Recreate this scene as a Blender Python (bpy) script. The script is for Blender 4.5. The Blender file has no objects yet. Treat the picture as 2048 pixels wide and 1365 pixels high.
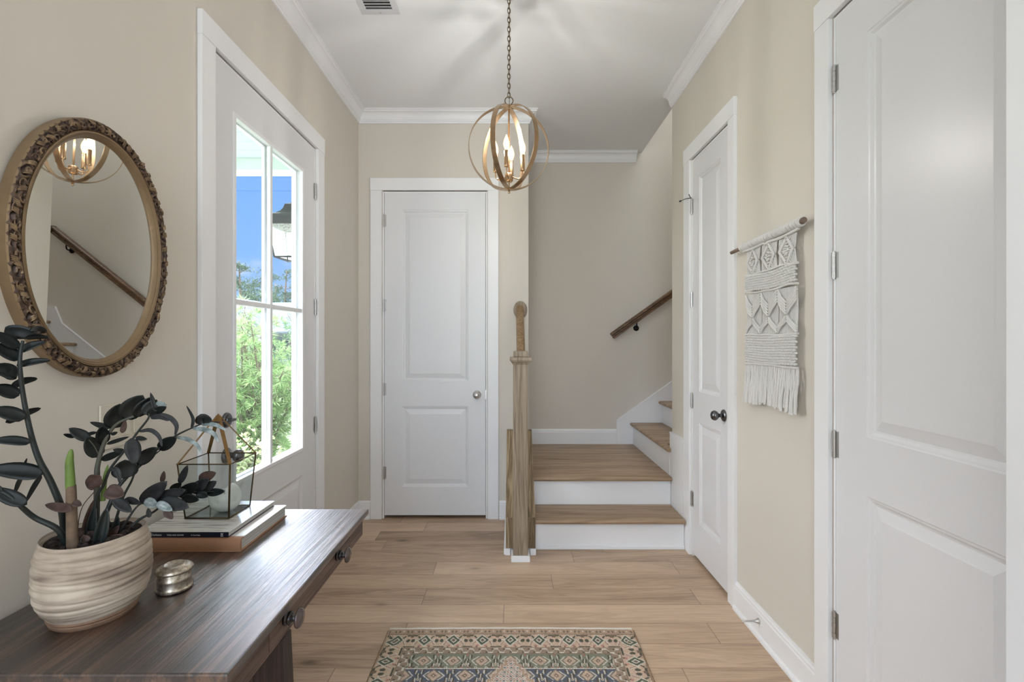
import bpy, bmesh, math, random
import numpy as np
from mathutils import Vector, Matrix
random.seed(7); rng = np.random.default_rng(5)
PI = math.pi
sc = bpy.context.scene
COL = sc.collection

def lin(r, g, b, a=1.0):
    def f(c):
        c /= 255.0
        return c/12.92 if c <= 0.04045 else ((c+0.055)/1.055)**2.4
    return (f(r), f(g), f(b), a)

# ------------------------------------------------------------------ camera
F = 965.0; EYE = 1.341
cam = bpy.data.cameras.new('camera'); cam.sensor_width = 36.0; cam.sensor_fit = 'HORIZONTAL'
cam.lens = F/2048*36; cam.clip_start = 0.02; cam.clip_end = 500
camo = bpy.data.objects.new('camera', cam); COL.objects.link(camo)
camo.location = (0, 0, EYE); camo.rotation_euler = (PI/2, 0, 0)
sc.camera = camo
def P(px, py, y):           # a point seen at (px, py) that stands y metres in front of the camera
    return Vector(((px-1024)*y/F, y, EYE-(py-682.5)*y/F))

# ------------------------------------------------------------------ world
sc.view_settings.view_transform = 'Standard'; sc.view_settings.look = 'None'
sc.view_settings.exposure = 0.83; sc.view_settings.gamma = 1.0; sc.view_settings.use_curve_mapping = False
w = bpy.data.worlds.new('sky'); sc.world = w; w.use_nodes = True
nt = w.node_tree; nt.nodes.clear()
def N(nt, t, **kw):
    n = nt.nodes.new(t)
    for k, v in kw.items():
        if k.startswith('i_'):
            n.inputs[k[2:].replace('_', ' ')].default_value = v
        else: setattr(n, k, v)
    return n
def L(nt, a, b): nt.links.new(a, b)
def ramp(nt, fac, stops, interp='LINEAR'):
    r = nt.nodes.new('ShaderNodeValToRGB'); r.color_ramp.interpolation = interp
    e = r.color_ramp.elements
    while len(e) < len(stops): e.new(0.5)
    for i, (p, c) in enumerate(stops):
        e[i].position = p; e[i].color = c if len(c) == 4 else (*c, 1)
    L(nt, fac, r.inputs[0]); return r
tc = N(nt, 'ShaderNodeTexCoord'); sep = N(nt, 'ShaderNodeSeparateXYZ'); L(nt, tc.outputs['Generated'], sep.inputs[0])
grad = ramp(nt, sep.outputs['Z'], [(0.0, lin(205, 225, 250)), (0.06, lin(170, 205, 252)), (0.16, lin(132, 186, 255)), (0.42, lin(112, 172, 252)), (1.0, lin(80, 140, 235))])
mp = N(nt, 'ShaderNodeMapping'); mp.inputs['Scale'].default_value = (1.0, 1.0, 2.3); mp.inputs['Location'].default_value = (1.7, 0.6, 0.35)
L(nt, tc.outputs['Generated'], mp.inputs[0])
ns = N(nt, 'ShaderNodeTexNoise', i_Scale=3.4, i_Detail=9.0, i_Roughness=0.62); L(nt, mp.outputs[0], ns.inputs['Vector'])
cl = ramp(nt, ns.outputs['Fac'], [(0.55, (0, 0, 0)), (0.76, (0.9, 0.9, 0.9))])
mx = N(nt, 'ShaderNodeMix', data_type='RGBA'); L(nt, cl.outputs[0], mx.inputs[0]); L(nt, grad.outputs[0], mx.inputs[6]); mx.inputs[7].default_value = (0.95, 0.97, 1.0, 1)
# added brightness above the visible sky, to feed the sheen on the table
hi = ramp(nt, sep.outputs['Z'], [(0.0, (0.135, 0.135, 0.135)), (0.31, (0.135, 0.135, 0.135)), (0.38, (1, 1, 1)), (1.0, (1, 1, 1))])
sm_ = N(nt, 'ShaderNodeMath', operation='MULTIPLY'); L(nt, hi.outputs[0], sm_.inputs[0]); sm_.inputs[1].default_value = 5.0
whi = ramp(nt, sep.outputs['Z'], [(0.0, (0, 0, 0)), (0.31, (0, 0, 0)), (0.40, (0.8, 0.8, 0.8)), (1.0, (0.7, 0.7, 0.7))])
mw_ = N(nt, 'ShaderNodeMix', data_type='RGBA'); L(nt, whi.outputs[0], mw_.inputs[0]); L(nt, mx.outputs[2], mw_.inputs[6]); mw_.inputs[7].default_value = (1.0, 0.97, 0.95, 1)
# added glow patch above the porch beam, out of view, for the tabletop reflection
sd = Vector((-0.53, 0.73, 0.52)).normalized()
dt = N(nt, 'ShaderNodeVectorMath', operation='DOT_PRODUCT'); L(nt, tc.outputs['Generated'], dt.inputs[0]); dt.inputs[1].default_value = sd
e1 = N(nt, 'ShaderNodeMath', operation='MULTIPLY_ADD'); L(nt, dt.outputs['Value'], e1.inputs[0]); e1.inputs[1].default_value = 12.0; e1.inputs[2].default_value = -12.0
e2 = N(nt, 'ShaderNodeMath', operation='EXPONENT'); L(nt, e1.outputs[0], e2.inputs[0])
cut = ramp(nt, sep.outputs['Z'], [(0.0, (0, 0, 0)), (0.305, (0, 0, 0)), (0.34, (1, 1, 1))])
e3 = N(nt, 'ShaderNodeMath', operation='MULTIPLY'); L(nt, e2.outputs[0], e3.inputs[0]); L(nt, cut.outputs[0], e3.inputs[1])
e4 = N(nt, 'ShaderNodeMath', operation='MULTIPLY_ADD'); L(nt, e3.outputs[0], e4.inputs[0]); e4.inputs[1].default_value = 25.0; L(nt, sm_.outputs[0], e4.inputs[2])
# added sky boost on the entry-door side, to light the right wall
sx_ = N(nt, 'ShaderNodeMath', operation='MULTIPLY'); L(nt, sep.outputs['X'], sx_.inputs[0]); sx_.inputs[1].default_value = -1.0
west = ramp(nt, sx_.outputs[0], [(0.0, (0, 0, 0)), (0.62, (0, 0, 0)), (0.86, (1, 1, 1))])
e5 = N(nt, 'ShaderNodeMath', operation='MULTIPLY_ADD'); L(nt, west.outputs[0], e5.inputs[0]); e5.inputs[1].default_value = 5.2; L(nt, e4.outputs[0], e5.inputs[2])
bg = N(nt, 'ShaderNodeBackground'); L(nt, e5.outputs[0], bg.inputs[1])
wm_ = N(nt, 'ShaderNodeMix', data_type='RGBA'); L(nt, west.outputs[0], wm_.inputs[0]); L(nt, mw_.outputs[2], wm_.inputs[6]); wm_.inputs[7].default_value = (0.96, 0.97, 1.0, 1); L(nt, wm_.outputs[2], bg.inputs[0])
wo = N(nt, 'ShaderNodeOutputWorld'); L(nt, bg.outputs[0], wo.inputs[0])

# ------------------------------------------------------------------ lights
def light(kind, name, loc, rot, energy, color=(1, 1, 1), **kw):
    l = bpy.data.lights.new(name, kind); l.energy = energy; l.color = color
    for k, v in kw.items(): setattr(l, k, v)
    o = bpy.data.objects.new(name, l); COL.objects.link(o); o.location = loc; o.rotation_euler = rot; return o
light('SUN', 'sun', (0, 0, 10), (math.radians(30), math.radians(-22), 0), 0.2, (1, 0.96, 0.92), angle=0.01)
# added fill at the unseen rear opening, brightening the hall from behind
light('AREA', 'rear_fill', (-0.5, -3.3, 1.6), (math.radians(118), 0, 0), 48, (0.80, 0.91, 1.0), shape='RECTANGLE', size=2.1, size_y=2.3)
light('AREA', 'rear_overhead_fill', (-0.85, -1.4, 3.0), (0, math.radians(-28), 0), 40, (0.80, 0.91, 1.0), shape='RECTANGLE', size=1.6, size_y=1.6)  # added overhead fill behind the camera, without a fixture
light('AREA', 'porch_fill', (-2.0, 1.6, 2.66), (0, math.radians(35), 0), 6, (1.0, 0.98, 0.95), shape='DISK', size=0.5)  # added fill under the porch ceiling, unseen and without a fixture
light('AREA', 'upper_hall_light', (2.3, 3.97, 5.3), (0, 0, 0), 22, (0.84, 0.92, 1.0), shape='RECTANGLE', size=1.6, size_y=0.7)

# ------------------------------------------------------------------ helpers
def link(o, parent=None, loc=None):
    COL.objects.link(o)
    if parent is not None: o.parent = parent
    return o
def tag(o, label=None, cat=None, group=None, kind=None):
    if label: o['label'] = label
    if cat: o['category'] = cat
    if group: o['group'] = group
    if kind: o['kind'] = kind
    return o
def thing(name, loc, label=None, cat=None, group=None, kind=None):
    o = bpy.data.objects.new(name, None); o.empty_display_size = 0.05; o.location = loc
    COL.objects.link(o); o['_w'] = [float(v) for v in loc]
    return tag(o, label, cat, group, kind)
def wloc(o):
    v = Vector((0, 0, 0))
    while o is not None: v += o.location; o = o.parent
    return v
def obj(name, bm, m, parent=None, smooth=False, bevel=0, label=None, recalc=True, kind=None, angle=40):
    """links a bmesh built in world coordinates as one object, its origin at its own base (or in its parent's frame)"""
    if recalc: bmesh.ops.recalc_face_normals(bm, faces=bm.faces)
    me = bpy.data.meshes.new(name); bm.to_mesh(me); bm.free()
    vs = [v.co for v in me.vertices]
    lo = Vector((min(v.x for v in vs), min(v.y for v in vs), min(v.z for v in vs)))
    hi = Vector((max(v.x for v in vs), max(v.y for v in vs), max(v.z for v in vs)))
    org = Vector(((lo.x+hi.x)/2, (lo.y+hi.y)/2, lo.z))
    me.transform(Matrix.Translation(-org))
    o = bpy.data.objects.new(name, me); COL.objects.link(o)
    if parent is not None:
        o.parent = parent; o.location = org-wloc(parent)
    else: o.location = org
    for mm in (m if isinstance(m, (list, tuple)) else [m]): me.materials.append(mm)
    if smooth:
        me.polygons.foreach_set('use_smooth', [True]*len(me.polygons))
        me.set_sharp_from_angle(angle=math.radians(angle))
    if bevel:
        b = o.modifiers.new('bevel', 'BEVEL'); b.width = bevel; b.segments = 2; b.limit_method = 'ANGLE'; b.angle_limit = math.radians(50)
    if label: o['label'] = label
    if kind: o['kind'] = kind
    return o
def BM(): return bmesh.new()
def box(bm, x0, x1, y0, y1, z0, z1, mi=0):
    vs = [bm.verts.new(c) for c in ((x0, y0, z0), (x1, y0, z0), (x1, y1, z0), (x0, y1, z0), (x0, y0, z1), (x1, y0, z1), (x1, y1, z1), (x0, y1, z1))]
    for f in ((0, 1, 2, 3), (4, 5, 6, 7), (0, 1, 5, 4), (1, 2, 6, 5), (2, 3, 7, 6), (3, 0, 4, 7)):
        bm.faces.new([vs[i] for i in f]).material_index = mi
    return vs
def hexa(bm, pts, mi=0):
    vs = [bm.verts.new(c) for c in pts]
    for f in ((0, 1, 2, 3), (4, 5, 6, 7), (0, 1, 5, 4), (1, 2, 6, 5), (2, 3, 7, 6), (3, 0, 4, 7)):
        bm.faces.new([vs[i] for i in f]).material_index = mi
def prism(bm, prof, axis, a, b, mi=0):
    """extrudes a 2-D outline along an axis ('x': outline (y,z); 'y': outline (x,z); 'z': outline (x,y))"""
    def pt(p, t): return {'x': (t, p[0], p[1]), 'y': (p[0], t, p[1]), 'z': (p[0], p[1], t)}[axis]
    A = [bm.verts.new(pt(p, a)) for p in prof]; B = [bm.verts.new(pt(p, b)) for p in prof]
    n = len(prof)
    for i in range(n): bm.faces.new((A[i], A[(i+1) % n], B[(i+1) % n], B[i])).material_index = mi
    bm.faces.new(A).material_index = mi; bm.faces.new(B).material_index = mi
def tube(bm, pts, r, sides=8, caps=True, mi=0, flat=None):
    pts = [Vector(p) for p in pts]; n = len(pts)
    rs = r if isinstance(r, (list, tuple)) else [r]*n
    rings = []; up = None
    for i, p in enumerate(pts):
        d = (pts[min(i+1, n-1)]-pts[max(i-1, 0)])
        if d.length < 1e-9: d = Vector((0, 0, 1))
        d.normalize()
        if up is None:
            up = Vector((0, 0, 1)) if abs(d.z) < 0.9 else Vector((1, 0, 0))
        sx = d.cross(up)
        if sx.length < 1e-6: sx = d.orthogonal()
        sx.normalize(); up = sx.cross(d).normalized()
        fx, fy = (1, 1) if flat is None else flat
        rings.append([bm.verts.new(p+(sx*math.cos(a)*fx+up*math.sin(a)*fy)*rs[i]) for a in [2*PI*k/sides for k in range(sides)]])
    for i in range(n-1):
        for k in range(sides):
            f = bm.faces.new((rings[i][k], rings[i][(k+1) % sides], rings[i+1][(k+1) % sides], rings[i+1][k])); f.material_index = mi; f.smooth = True
    if caps:
        bm.faces.new(rings[0]).material_index = mi; bm.faces.new(rings[-1]).material_index = mi
def lathe(bm, prof, M=None, seg=32, mi=0, warp=None):
    """turns a profile (r, h) about the local z axis; M places it"""
    M = M or Matrix.Identity(4); rings = []
    for j, (r, h) in enumerate(prof):
        if r < 1e-6: rings.append([bm.verts.new(M @ Vector((0, 0, h)))])
        else:
            ring = []
            for k in range(seg):
                a = 2*PI*k/seg; rr, hh = (r, h) if warp is None else warp(a, r, h)
                ring.append(bm.verts.new(M @ Vector((rr*math.cos(a), rr*math.sin(a), hh))))
            rings.append(ring)
    for i in range(len(rings)-1):
        a, b = rings[i], rings[i+1]
        if len(a) == 1 and len(b) == 1: continue
        for k in range(seg):
            if len(a) == 1: f = bm.faces.new((a[0], b[k], b[(k+1) % seg]))
            elif len(b) == 1: f = bm.faces.new((a[k], a[(k+1) % seg], b[0]))
            else: f = bm.faces.new((a[k], a[(k+1) % seg], b[(k+1) % seg], b[k]))
            f.material_index = mi; f.smooth = True
    for r in (rings[0], rings[-1]):
        if len(r) > 1: bm.faces.new(r).material_index = mi
def axisM(loc, d, up=None):
    """matrix whose local z looks along d"""
    d = Vector(d).normalized(); q = d.to_track_quat('Z', 'Y')
    return Matrix.Translation(Vector(loc)) @ q.to_matrix().to_4x4()
def catmull(pts, n=6):
    pts = [Vector(p) for p in pts]; out = []
    for i in range(len(pts)-1):
        p0 = pts[max(i-1, 0)]; p1 = pts[i]; p2 = pts[i+1]; p3 = pts[min(i+2, len(pts)-1)]
        for k in range(n):
            t = k/n
            out.append(0.5*((2*p1)+(p2-p0)*t+(2*p0-5*p1+4*p2-p3)*t*t+(3*p1-p0-3*p2+p3)*t**3))
    out.append(pts[-1]); return out

# ------------------------------------------------------------------ materials
MATS = {}
def mat(name, color, rough=0.5, metal=0.0, bump=0.0, bscale=200.0, vary=0.0, vscale=3.0, coat=0.0, spec=0.5, emis=None, estr=0.0, sheen=0.0):
    if name in MATS: return MATS[name]
    m = bpy.data.materials.new(name); m.use_nodes = True; nt = m.node_tree
    b = nt.nodes['Principled BSDF']; b.inputs['Roughness'].default_value = rough; b.inputs['Metallic'].default_value = metal
    b.inputs['Coat Weight'].default_value = coat; b.inputs['Specular IOR Level'].default_value = spec
    if sheen: b.inputs['Sheen Weight'].default_value = sheen
    tc = N(nt, 'ShaderNodeTexCoord')
    ns = N(nt, 'ShaderNodeTexNoise', i_Scale=vscale, i_Detail=4.0); L(nt, tc.outputs['Object'], ns.inputs['Vector'])
    c = color
    lo = tuple(max(0, v*(1-vary)) for v in c[:3])+(1,); hi = tuple(min(1, v*(1+vary)) for v in c[:3])+(1,)
    r = ramp(nt, ns.outputs['Fac'], [(0.3, lo), (0.7, hi)]); L(nt, r.outputs[0], b.inputs['Base Color'])
    if bump:
        n2 = N(nt, 'ShaderNodeTexNoise', i_Scale=bscale, i_Detail=3.0); L(nt, tc.outputs['Object'], n2.inputs['Vector'])
        bp = N(nt, 'ShaderNodeBump', i_Strength=bump, i_Distance=0.002); L(nt, n2.outputs['Fac'], bp.inputs['Height']); L(nt, bp.outputs[0], b.inputs['Normal'])
    if emis: b.inputs['Emission Color'].default_value = emis; b.inputs['Emission Strength'].default_value = estr
    MATS[name] = m; return m
def wood(name, dark, mid, lite, axis='y', rough=0.5, size=1.0, coat=0.0, bump=0.25, coatr=0.25, contrast=1.0, spec=0.5):
    m = bpy.data.materials.new(name); m.use_nodes = True; nt = m.node_tree; b = nt.nodes['Principled BSDF']
    b.inputs['Coat Weight'].default_value = coat; b.inputs['Coat Roughness'].default_value = coatr; b.inputs['Specular IOR Level'].default_value = spec
    tc = N(nt, 'ShaderNodeTexCoord')
    s1 = [7.0/size]*3; s2 = [130.0/size]*3
    for ch in axis: i = 'xyz'.index(ch); s1[i] = 0.55/size; s2[i] = 3.0/size
    m1 = N(nt, 'ShaderNodeMapping'); m1.inputs['Scale'].default_value = s1; L(nt, tc.outputs['Object'], m1.inputs[0])
    m2 = N(nt, 'ShaderNodeMapping'); m2.inputs['Scale'].default_value = s2; L(nt, tc.outputs['Object'], m2.inputs[0])
    n1 = N(nt, 'ShaderNodeTexNoise', i_Scale=1.0, i_Detail=3.0, i_Distortion=0.6); L(nt, m1.outputs[0], n1.inputs['Vector'])
    mu = N(nt, 'ShaderNodeMath', operation='MULTIPLY'); L(nt, n1.outputs['Fac'], mu.inputs[0]); mu.inputs[1].default_value = 55
    si = N(nt, 'ShaderNodeMath', operation='SINE'); L(nt, mu.outputs[0], si.inputs[0])
    n2 = N(nt, 'ShaderNodeTexNoise', i_Scale=1.0, i_Detail=5.0, i_Roughness=0.7); L(nt, m2.outputs[0], n2.inputs['Vector'])
    a = N(nt, 'ShaderNodeMath', operation='MULTIPLY_ADD'); L(nt, si.outputs[0], a.inputs[0]); a.inputs[1].default_value = 0.075*contrast; L(nt, n2.outputs['Fac'], a.inputs[2])
    a2 = N(nt, 'ShaderNodeMath', operation='MULTIPLY_ADD'); L(nt, n1.outputs['Fac'], a2.inputs[0]); a2.inputs[1].default_value = 0.5; L(nt, a.outputs[0], a2.inputs[2])
    r = ramp(nt, a2.outputs[0], [(0.52, dark), (0.75, mid), (0.98, lite)]); L(nt, r.outputs[0], b.inputs['Base Color'])
    rr = ramp(nt, n2.outputs['Fac'], [(0.3, (rough*1.25,)*3), (0.7, (rough*0.8,)*3)]); L(nt, rr.outputs[0], b.inputs['Roughness'])
    bp = N(nt, 'ShaderNodeBump', i_Strength=bump, i_Distance=0.0015); L(nt, a.outputs[0], bp.inputs['Height']); L(nt, bp.outputs[0], b.inputs['Normal']); L(nt, bp.outputs[0], b.inputs['Coat Normal'])
    return m
def thin_glass(name, tint=(0.975, 0.98, 0.98, 1), refl=0.08, rough=0.0, ior=1.45):
    m = bpy.data.materials.new(name); m.use_nodes = True; nt = m.node_tree; nt.nodes.clear()
    t = N(nt, 'ShaderNodeBsdfTransparent'); t.inputs[0].default_value = tint
    g = N(nt, 'ShaderNodeBsdfGlossy', i_Roughness=rough)
    fr = N(nt, 'ShaderNodeLayerWeight', i_Blend=0.5); mxs = N(nt, 'ShaderNodeMixShader')
    pw = N(nt, 'ShaderNodeMath', operation='POWER'); L(nt, fr.outputs['Facing'], pw.inputs[0]); pw.inputs[1].default_value = 5.0
    mu = N(nt, 'ShaderNodeMath', operation='MULTIPLY_ADD'); L(nt, pw.outputs[0], mu.inputs[0]); mu.inputs[1].default_value = 0.8; mu.inputs[2].default_value = refl*0.5
    L(nt, mu.outputs[0], mxs.inputs[0]); L(nt, t.outputs[0], mxs.inputs[1]); L(nt, g.outputs[0], mxs.inputs[2])
    o = N(nt, 'ShaderNodeOutputMaterial'); L(nt, mxs.outputs[0], o.inputs[0]); return m

M_wall = mat('beige_wall_paint', lin(217, 210, 199), 0.75, bump=0.05, bscale=350, vary=0.01)
M_ceil = mat('ceiling_paint', lin(238, 239, 240), 0.85, bump=0.04, bscale=300)
M_white = mat('white_trim_paint', lin(240, 240, 241), 0.36, vary=0.005)
M_door = mat('white_door_paint', lin(228, 228, 230), 0.32, vary=0.005)
M_nickel = mat('satin_nickel', lin(196, 195, 193), 0.28, 1.0)
M_pewter = mat('dark_pewter', lin(110, 110, 112), 0.22, 1.0)
M_black = mat('black_iron', lin(18, 18, 20), 0.4, 0.6)
M_brass = mat('antique_brass', lin(140, 110, 72), 0.35, 1.0, vary=0.15, vscale=30)
M_gold = mat('gilded_gold', lin(138, 116, 88), 0.45, 0.45, bump=0.3, bscale=90, vary=0.12, vscale=12)
M_solder = mat('dark_brass_solder', lin(84, 70, 46), 0.4, 0.9, vary=0.2, vscale=40)
M_lampmetal = mat('champagne_brushed_metal', lin(176, 150, 120), 0.24, 1.0, bump=0.1, bscale=150)
M_chain = mat('bronze_chain_metal', lin(120, 104, 84), 0.35, 1.0)
M_glass = thin_glass('clear_pane_glass')
M_tglass = thin_glass('terrarium_glass', (0.93, 0.955, 0.955, 1), 0.09)
M_oak = wood('stair_oak', lin(112, 90, 68), lin(158, 132, 105), lin(186, 160, 132), 'x', 0.42, 1.3, contrast=0.8)
M_oakz = wood('newel_oak', lin(106, 91, 75), lin(144, 128, 109), lin(168, 151, 131), 'z', 0.5, 1.0)
M_oakz2 = wood('knee_wall_oak', lin(84, 68, 46), lin(138, 117, 88), lin(176, 155, 122), 'yz', 0.55, 0.7, contrast=1.5)
M_rail = wood('handrail_oak', lin(66, 46, 30), lin(102, 76, 54), lin(132, 102, 76), 'x', 0.45, 0.8)
M_raily = wood('newel_rail_oak', lin(104, 80, 54), lin(142, 114, 82), lin(166, 138, 104), 'y', 0.45, 0.8)
M_table = wood('dark_walnut_tabletop', lin(22, 14, 11), lin(50, 34, 27), lin(104, 76, 58), 'y', 0.40, 1.3, bump=1.0, contrast=1.6, spec=0.6, coat=1.0, coatr=0.46)
M_table.node_tree.nodes['Principled BSDF'].inputs['Coat IOR'].default_value = 1.7
M_tside = wood('dark_walnut_sides', lin(44, 31, 27), lin(76, 58, 50), lin(108, 86, 74), 'y', 0.42, 1.2, bump=0.3)
M_tleg = wood('shaded_walnut_leg', lin(18, 9, 8), lin(36, 21, 18), lin(62, 40, 34), 'z', 0.4, 1.0, bump=0.3)  # walnut darkened for the shade under the table, put into the colour

# floor planks run across the room
def plank_material():
    m = bpy.data.materials.new('oak_plank_floor'); m.use_nodes = True; nt = m.node_tree; b = nt.nodes['Principled BSDF']
    g = N(nt, 'ShaderNodeNewGeometry'); s = N(nt, 'ShaderNodeSeparateXYZ'); L(nt, g.outputs['Position'], s.inputs[0])
    def mth(op, a, bb=None, c=None):
        n = N(nt, 'ShaderNodeMath', operation=op)
        for i, v in enumerate((a, bb, c)):
            if v is None: continue
            if isinstance(v, (int, float)): n.inputs[i].default_value = v
            else: L(nt, v, n.inputs[i])
        return n.outputs[0]
    ry = mth('DIVIDE', mth('SUBTRACT', s.outputs['Y'], 3.241), 0.158)
    row = mth('FLOOR', ry); fy = mth('FRACT', ry)
    wr = N(nt, 'ShaderNodeTexWhiteNoise', noise_dimensions='1D'); L(nt, row, wr.inputs['W'])
    xs = mth('ADD', mth('DIVIDE', s.outputs['X'], 1.42), mth('MULTIPLY', wr.outputs['Value'], 9.7))
    col = mth('FLOOR', xs); fx = mth('FRACT', xs)
    cb = N(nt, 'ShaderNodeCombineXYZ'); L(nt, row, cb.inputs[0]); L(nt, col, cb.inputs[1])
    wp = N(nt, 'ShaderNodeTexWhiteNoise', noise_dimensions='2D'); L(nt, cb.outputs[0], wp.inputs['Vector'])
    pid = wp.outputs['Value']
    # grain
    v1 = N(nt, 'ShaderNodeCombineXYZ'); L(nt, mth('ADD', mth('MULTIPLY', s.outputs['X'], 0.9), mth('MULTIPLY', pid, 31)), v1.inputs[0])
    L(nt, mth('MULTIPLY', s.outputs['Y'], 7.5), v1.inputs[1]); L(nt, mth('MULTIPLY', pid, 17), v1.inputs[2])
    n1 = N(nt, 'ShaderNodeTexNoise', i_Scale=1.2, i_Detail=3.0, i_Distortion=0.8); L(nt, v1.outputs[0], n1.inputs['Vector'])
    rings = mth('SINE', mth('MULTIPLY', n1.outputs['Fac'], 62))
    v2 = N(nt, 'ShaderNodeCombineXYZ'); L(nt, mth('ADD', mth('MULTIPLY', s.outputs['X'], 5), mth('MULTIPLY', pid, 77)), v2.inputs[0]); L(nt, mth('MULTIPLY', s.outputs['Y'], 150), v2.inputs[1])
    n2 = N(nt, 'ShaderNodeTexNoise', i_Scale=1.0, i_Detail=4.0, i_Roughness=0.65); L(nt, v2.outputs[0], n2.inputs['Vector'])
    fac = mth('ADD', mth('ADD', mth('MULTIPLY', n1.outputs['Fac'], 0.60), mth('MULTIPLY', rings, 0.042)), mth('ADD', mth('MULTIPLY', n2.outputs['Fac'], 0.46), mth('MULTIPLY', pid, 0.28)))
    r = ramp(nt, fac, [(0.42, lin(146, 121, 98)), (0.66, lin(190, 162, 136)), (0.90, lin(214, 186, 159))])
    # knots
    v3 = N(nt, 'ShaderNodeCombineXYZ'); L(nt, mth('ADD', mth('MULTIPLY', s.outputs['X'], 1.9), mth('MULTIPLY', n2.outputs['Fac'], 0.08)), v3.inputs[0]); L(nt, mth('MULTIPLY', s.outputs['Y'], 4.6), v3.inputs[1])
    vo = N(nt, 'ShaderNodeTexVoronoi', i_Scale=1.0); L(nt, v3.outputs[0], vo.inputs['Vector'])
    kn = ramp(nt, vo.outputs['Distance'], [(0.02, (1, 1, 1)), (0.06, (0.65, 0.65, 0.65)), (0.10, (0.2, 0.2, 0.2)), (0.24, (0, 0, 0))])
    sw = N(nt, 'ShaderNodeSeparateColor'); L(nt, vo.outputs['Color'], sw.inputs[0])
    kf = mth('MULTIPLY', kn.outputs[0], mth('GREATER_THAN', sw.outputs[0], 0.42))
    mk = N(nt, 'ShaderNodeMix', data_type='RGBA'); L(nt, mth('MULTIPLY', kf, 0.75), mk.inputs[0]); L(nt, r.outputs[0], mk.inputs[6]); mk.inputs[7].default_value = lin(72, 52, 38)
    # seams
    sy = mth('LESS_THAN', mth('MINIMUM', fy, mth('SUBTRACT', 1.0, fy)), 0.0085)
    sx = mth('LESS_THAN', mth('MINIMUM', fx, mth('SUBTRACT', 1.0, fx)), 0.0011)
    seam = mth('MAXIMUM', sy, sx)
    ms = N(nt, 'ShaderNodeMix', data_type='RGBA'); L(nt, mth('MULTIPLY', seam, 0.6), ms.inputs[0]); L(nt, mk.outputs[2], ms.inputs[6]); ms.inputs[7].default_value = lin(80, 58, 42)
    L(nt, ms.outputs[2], b.inputs['Base Color']); b.inputs['Roughness'].default_value = 0.42
    bp = N(nt, 'ShaderNodeBump', i_Strength=0.25, i_Distance=0.002); L(nt, mth('SUBTRACT', n2.outputs['Fac'], mth('MULTIPLY', seam, 1.5)), bp.inputs['Height']); L(nt, bp.outputs[0], b.inputs['Normal'])
    return m
M_floor = plank_material()

# ------------------------------------------------------------------ the room
XL, XR = -1.16, 1.128        # side walls
YB, YS = 3.644, 4.435        # back wall, stair back wall
XC = 0.124                   # end of the back wall
YC = 3.398                   # end of the right wall
H = 3.07; YREAR = -3.5; T = 0.12
XO = 1.19                    # edge of the stairwell opening
RISE, RUN = 0.198, 0.262
bm = BM(); box(bm, XL-T, 4.1, YREAR, YS+T, -0.1, 0.0)
tag(obj('floor', bm, M_floor), 'light brown oak plank floor', 'floor', kind='structure')
bm = BM(); box(bm, XL-T, XO, YREAR-T, YS+T, H, H+0.3); box(bm, XO, XR+T+2.9, YREAR-T, 3.51, H, H+0.3)
tag(obj('ceiling', bm, M_ceil), 'flat white ceiling ending at the stairwell', 'ceiling', kind='structure')
DH = 2.478                    # door opening height
def wall_boxes(bm, fixed, u0, u1, ops, z1=H, horizontal=False):
    """a wall of thickness fixed=(a,b) from u0 to u1 with openings (ua, ub, za, zb)"""
    a, b = fixed
    def bx(ua, ub, za, zb):
        if ub-ua < 1e-4 or zb-za < 1e-4: return
        if horizontal: box(bm, ua, ub, a, b, za, zb)
        else: box(bm, a, b, ua, ub, za, zb)
    u = u0
    for (ua, ub, za, zb) in sorted(ops):
        bx(u, ua, 0, z1); bx(ua, ub, 0, za); bx(ua, ub, zb, z1); u = ub
    bx(u, u1, 0, z1)
ED = (1.868, 2.842)           # entry door opening
CD = (2.492, 3.022)           # closet door opening
ND = (0.915, 1.690)           # near door opening
BD = (-0.975, -0.188)         # back door opening
bm = BM(); wall_boxes(bm, (XL-T, XL), YREAR, YB, [(ED[0], ED[1], 0, DH)])
tag(obj('wall_left', bm, M_wall), 'beige left wall with the glazed entry door', 'wall', kind='structure')
bm = BM(); wall_boxes(bm, (XR, XR+T), YREAR, YC, [(ND[0], ND[1], 0, DH), (CD[0], CD[1], 0, DH)])
tag(obj('wall_right', bm, M_wall), 'beige right wall with two white doors', 'wall', kind='structure')
bm = BM(); wall_boxes(bm, (YB, YB+T), XL-T, XC, [(BD[0], BD[1], 0, DH)], horizontal=True)
box(bm, XC-T, XC, YB+T, YS, 0, H)
tag(obj('wall_back', bm, M_wall), 'beige back wall behind the narrow white door', 'wall', kind='structure')
bm = BM(); box(bm, XC-T, 4.1, YS, YS+T, 0, 5.6)
tag(obj('wall_stair', bm, M_wall), 'beige wall at the back of the stairs', 'wall', kind='structure')
bm = BM(); box(bm, XR+T, 4.1, 3.395, 3.51, 0, H); box(bm, XO-T, 4.1, 3.395, 3.51, H+0.3, 5.6)
box(bm, 4.1, 4.22, 3.395, YS+T, 0, 5.6); box(bm, XO-T, XO, 3.51, YS, H+0.3, 5.6)
tag(obj('wall_stairwell', bm, M_wall), 'beige inner walls of the stairwell', 'wall', kind='structure')
bm = BM(); box(bm, XO-T, 4.22, 3.39, YS+T, 5.6, 5.7)
tag(obj('ceiling_stairwell', bm, M_ceil), 'white ceiling high over the stairwell', 'ceiling', kind='structure')
bm = BM(); wall_boxes(bm, (YREAR-T, YREAR), XL-T, XR+T, [(-0.9, 0.9, 0.5, 2.7)], horizontal=True)
tag(obj('wall_rear', bm, M_wall), 'beige wall behind the viewer', 'wall', kind='structure')
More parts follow.
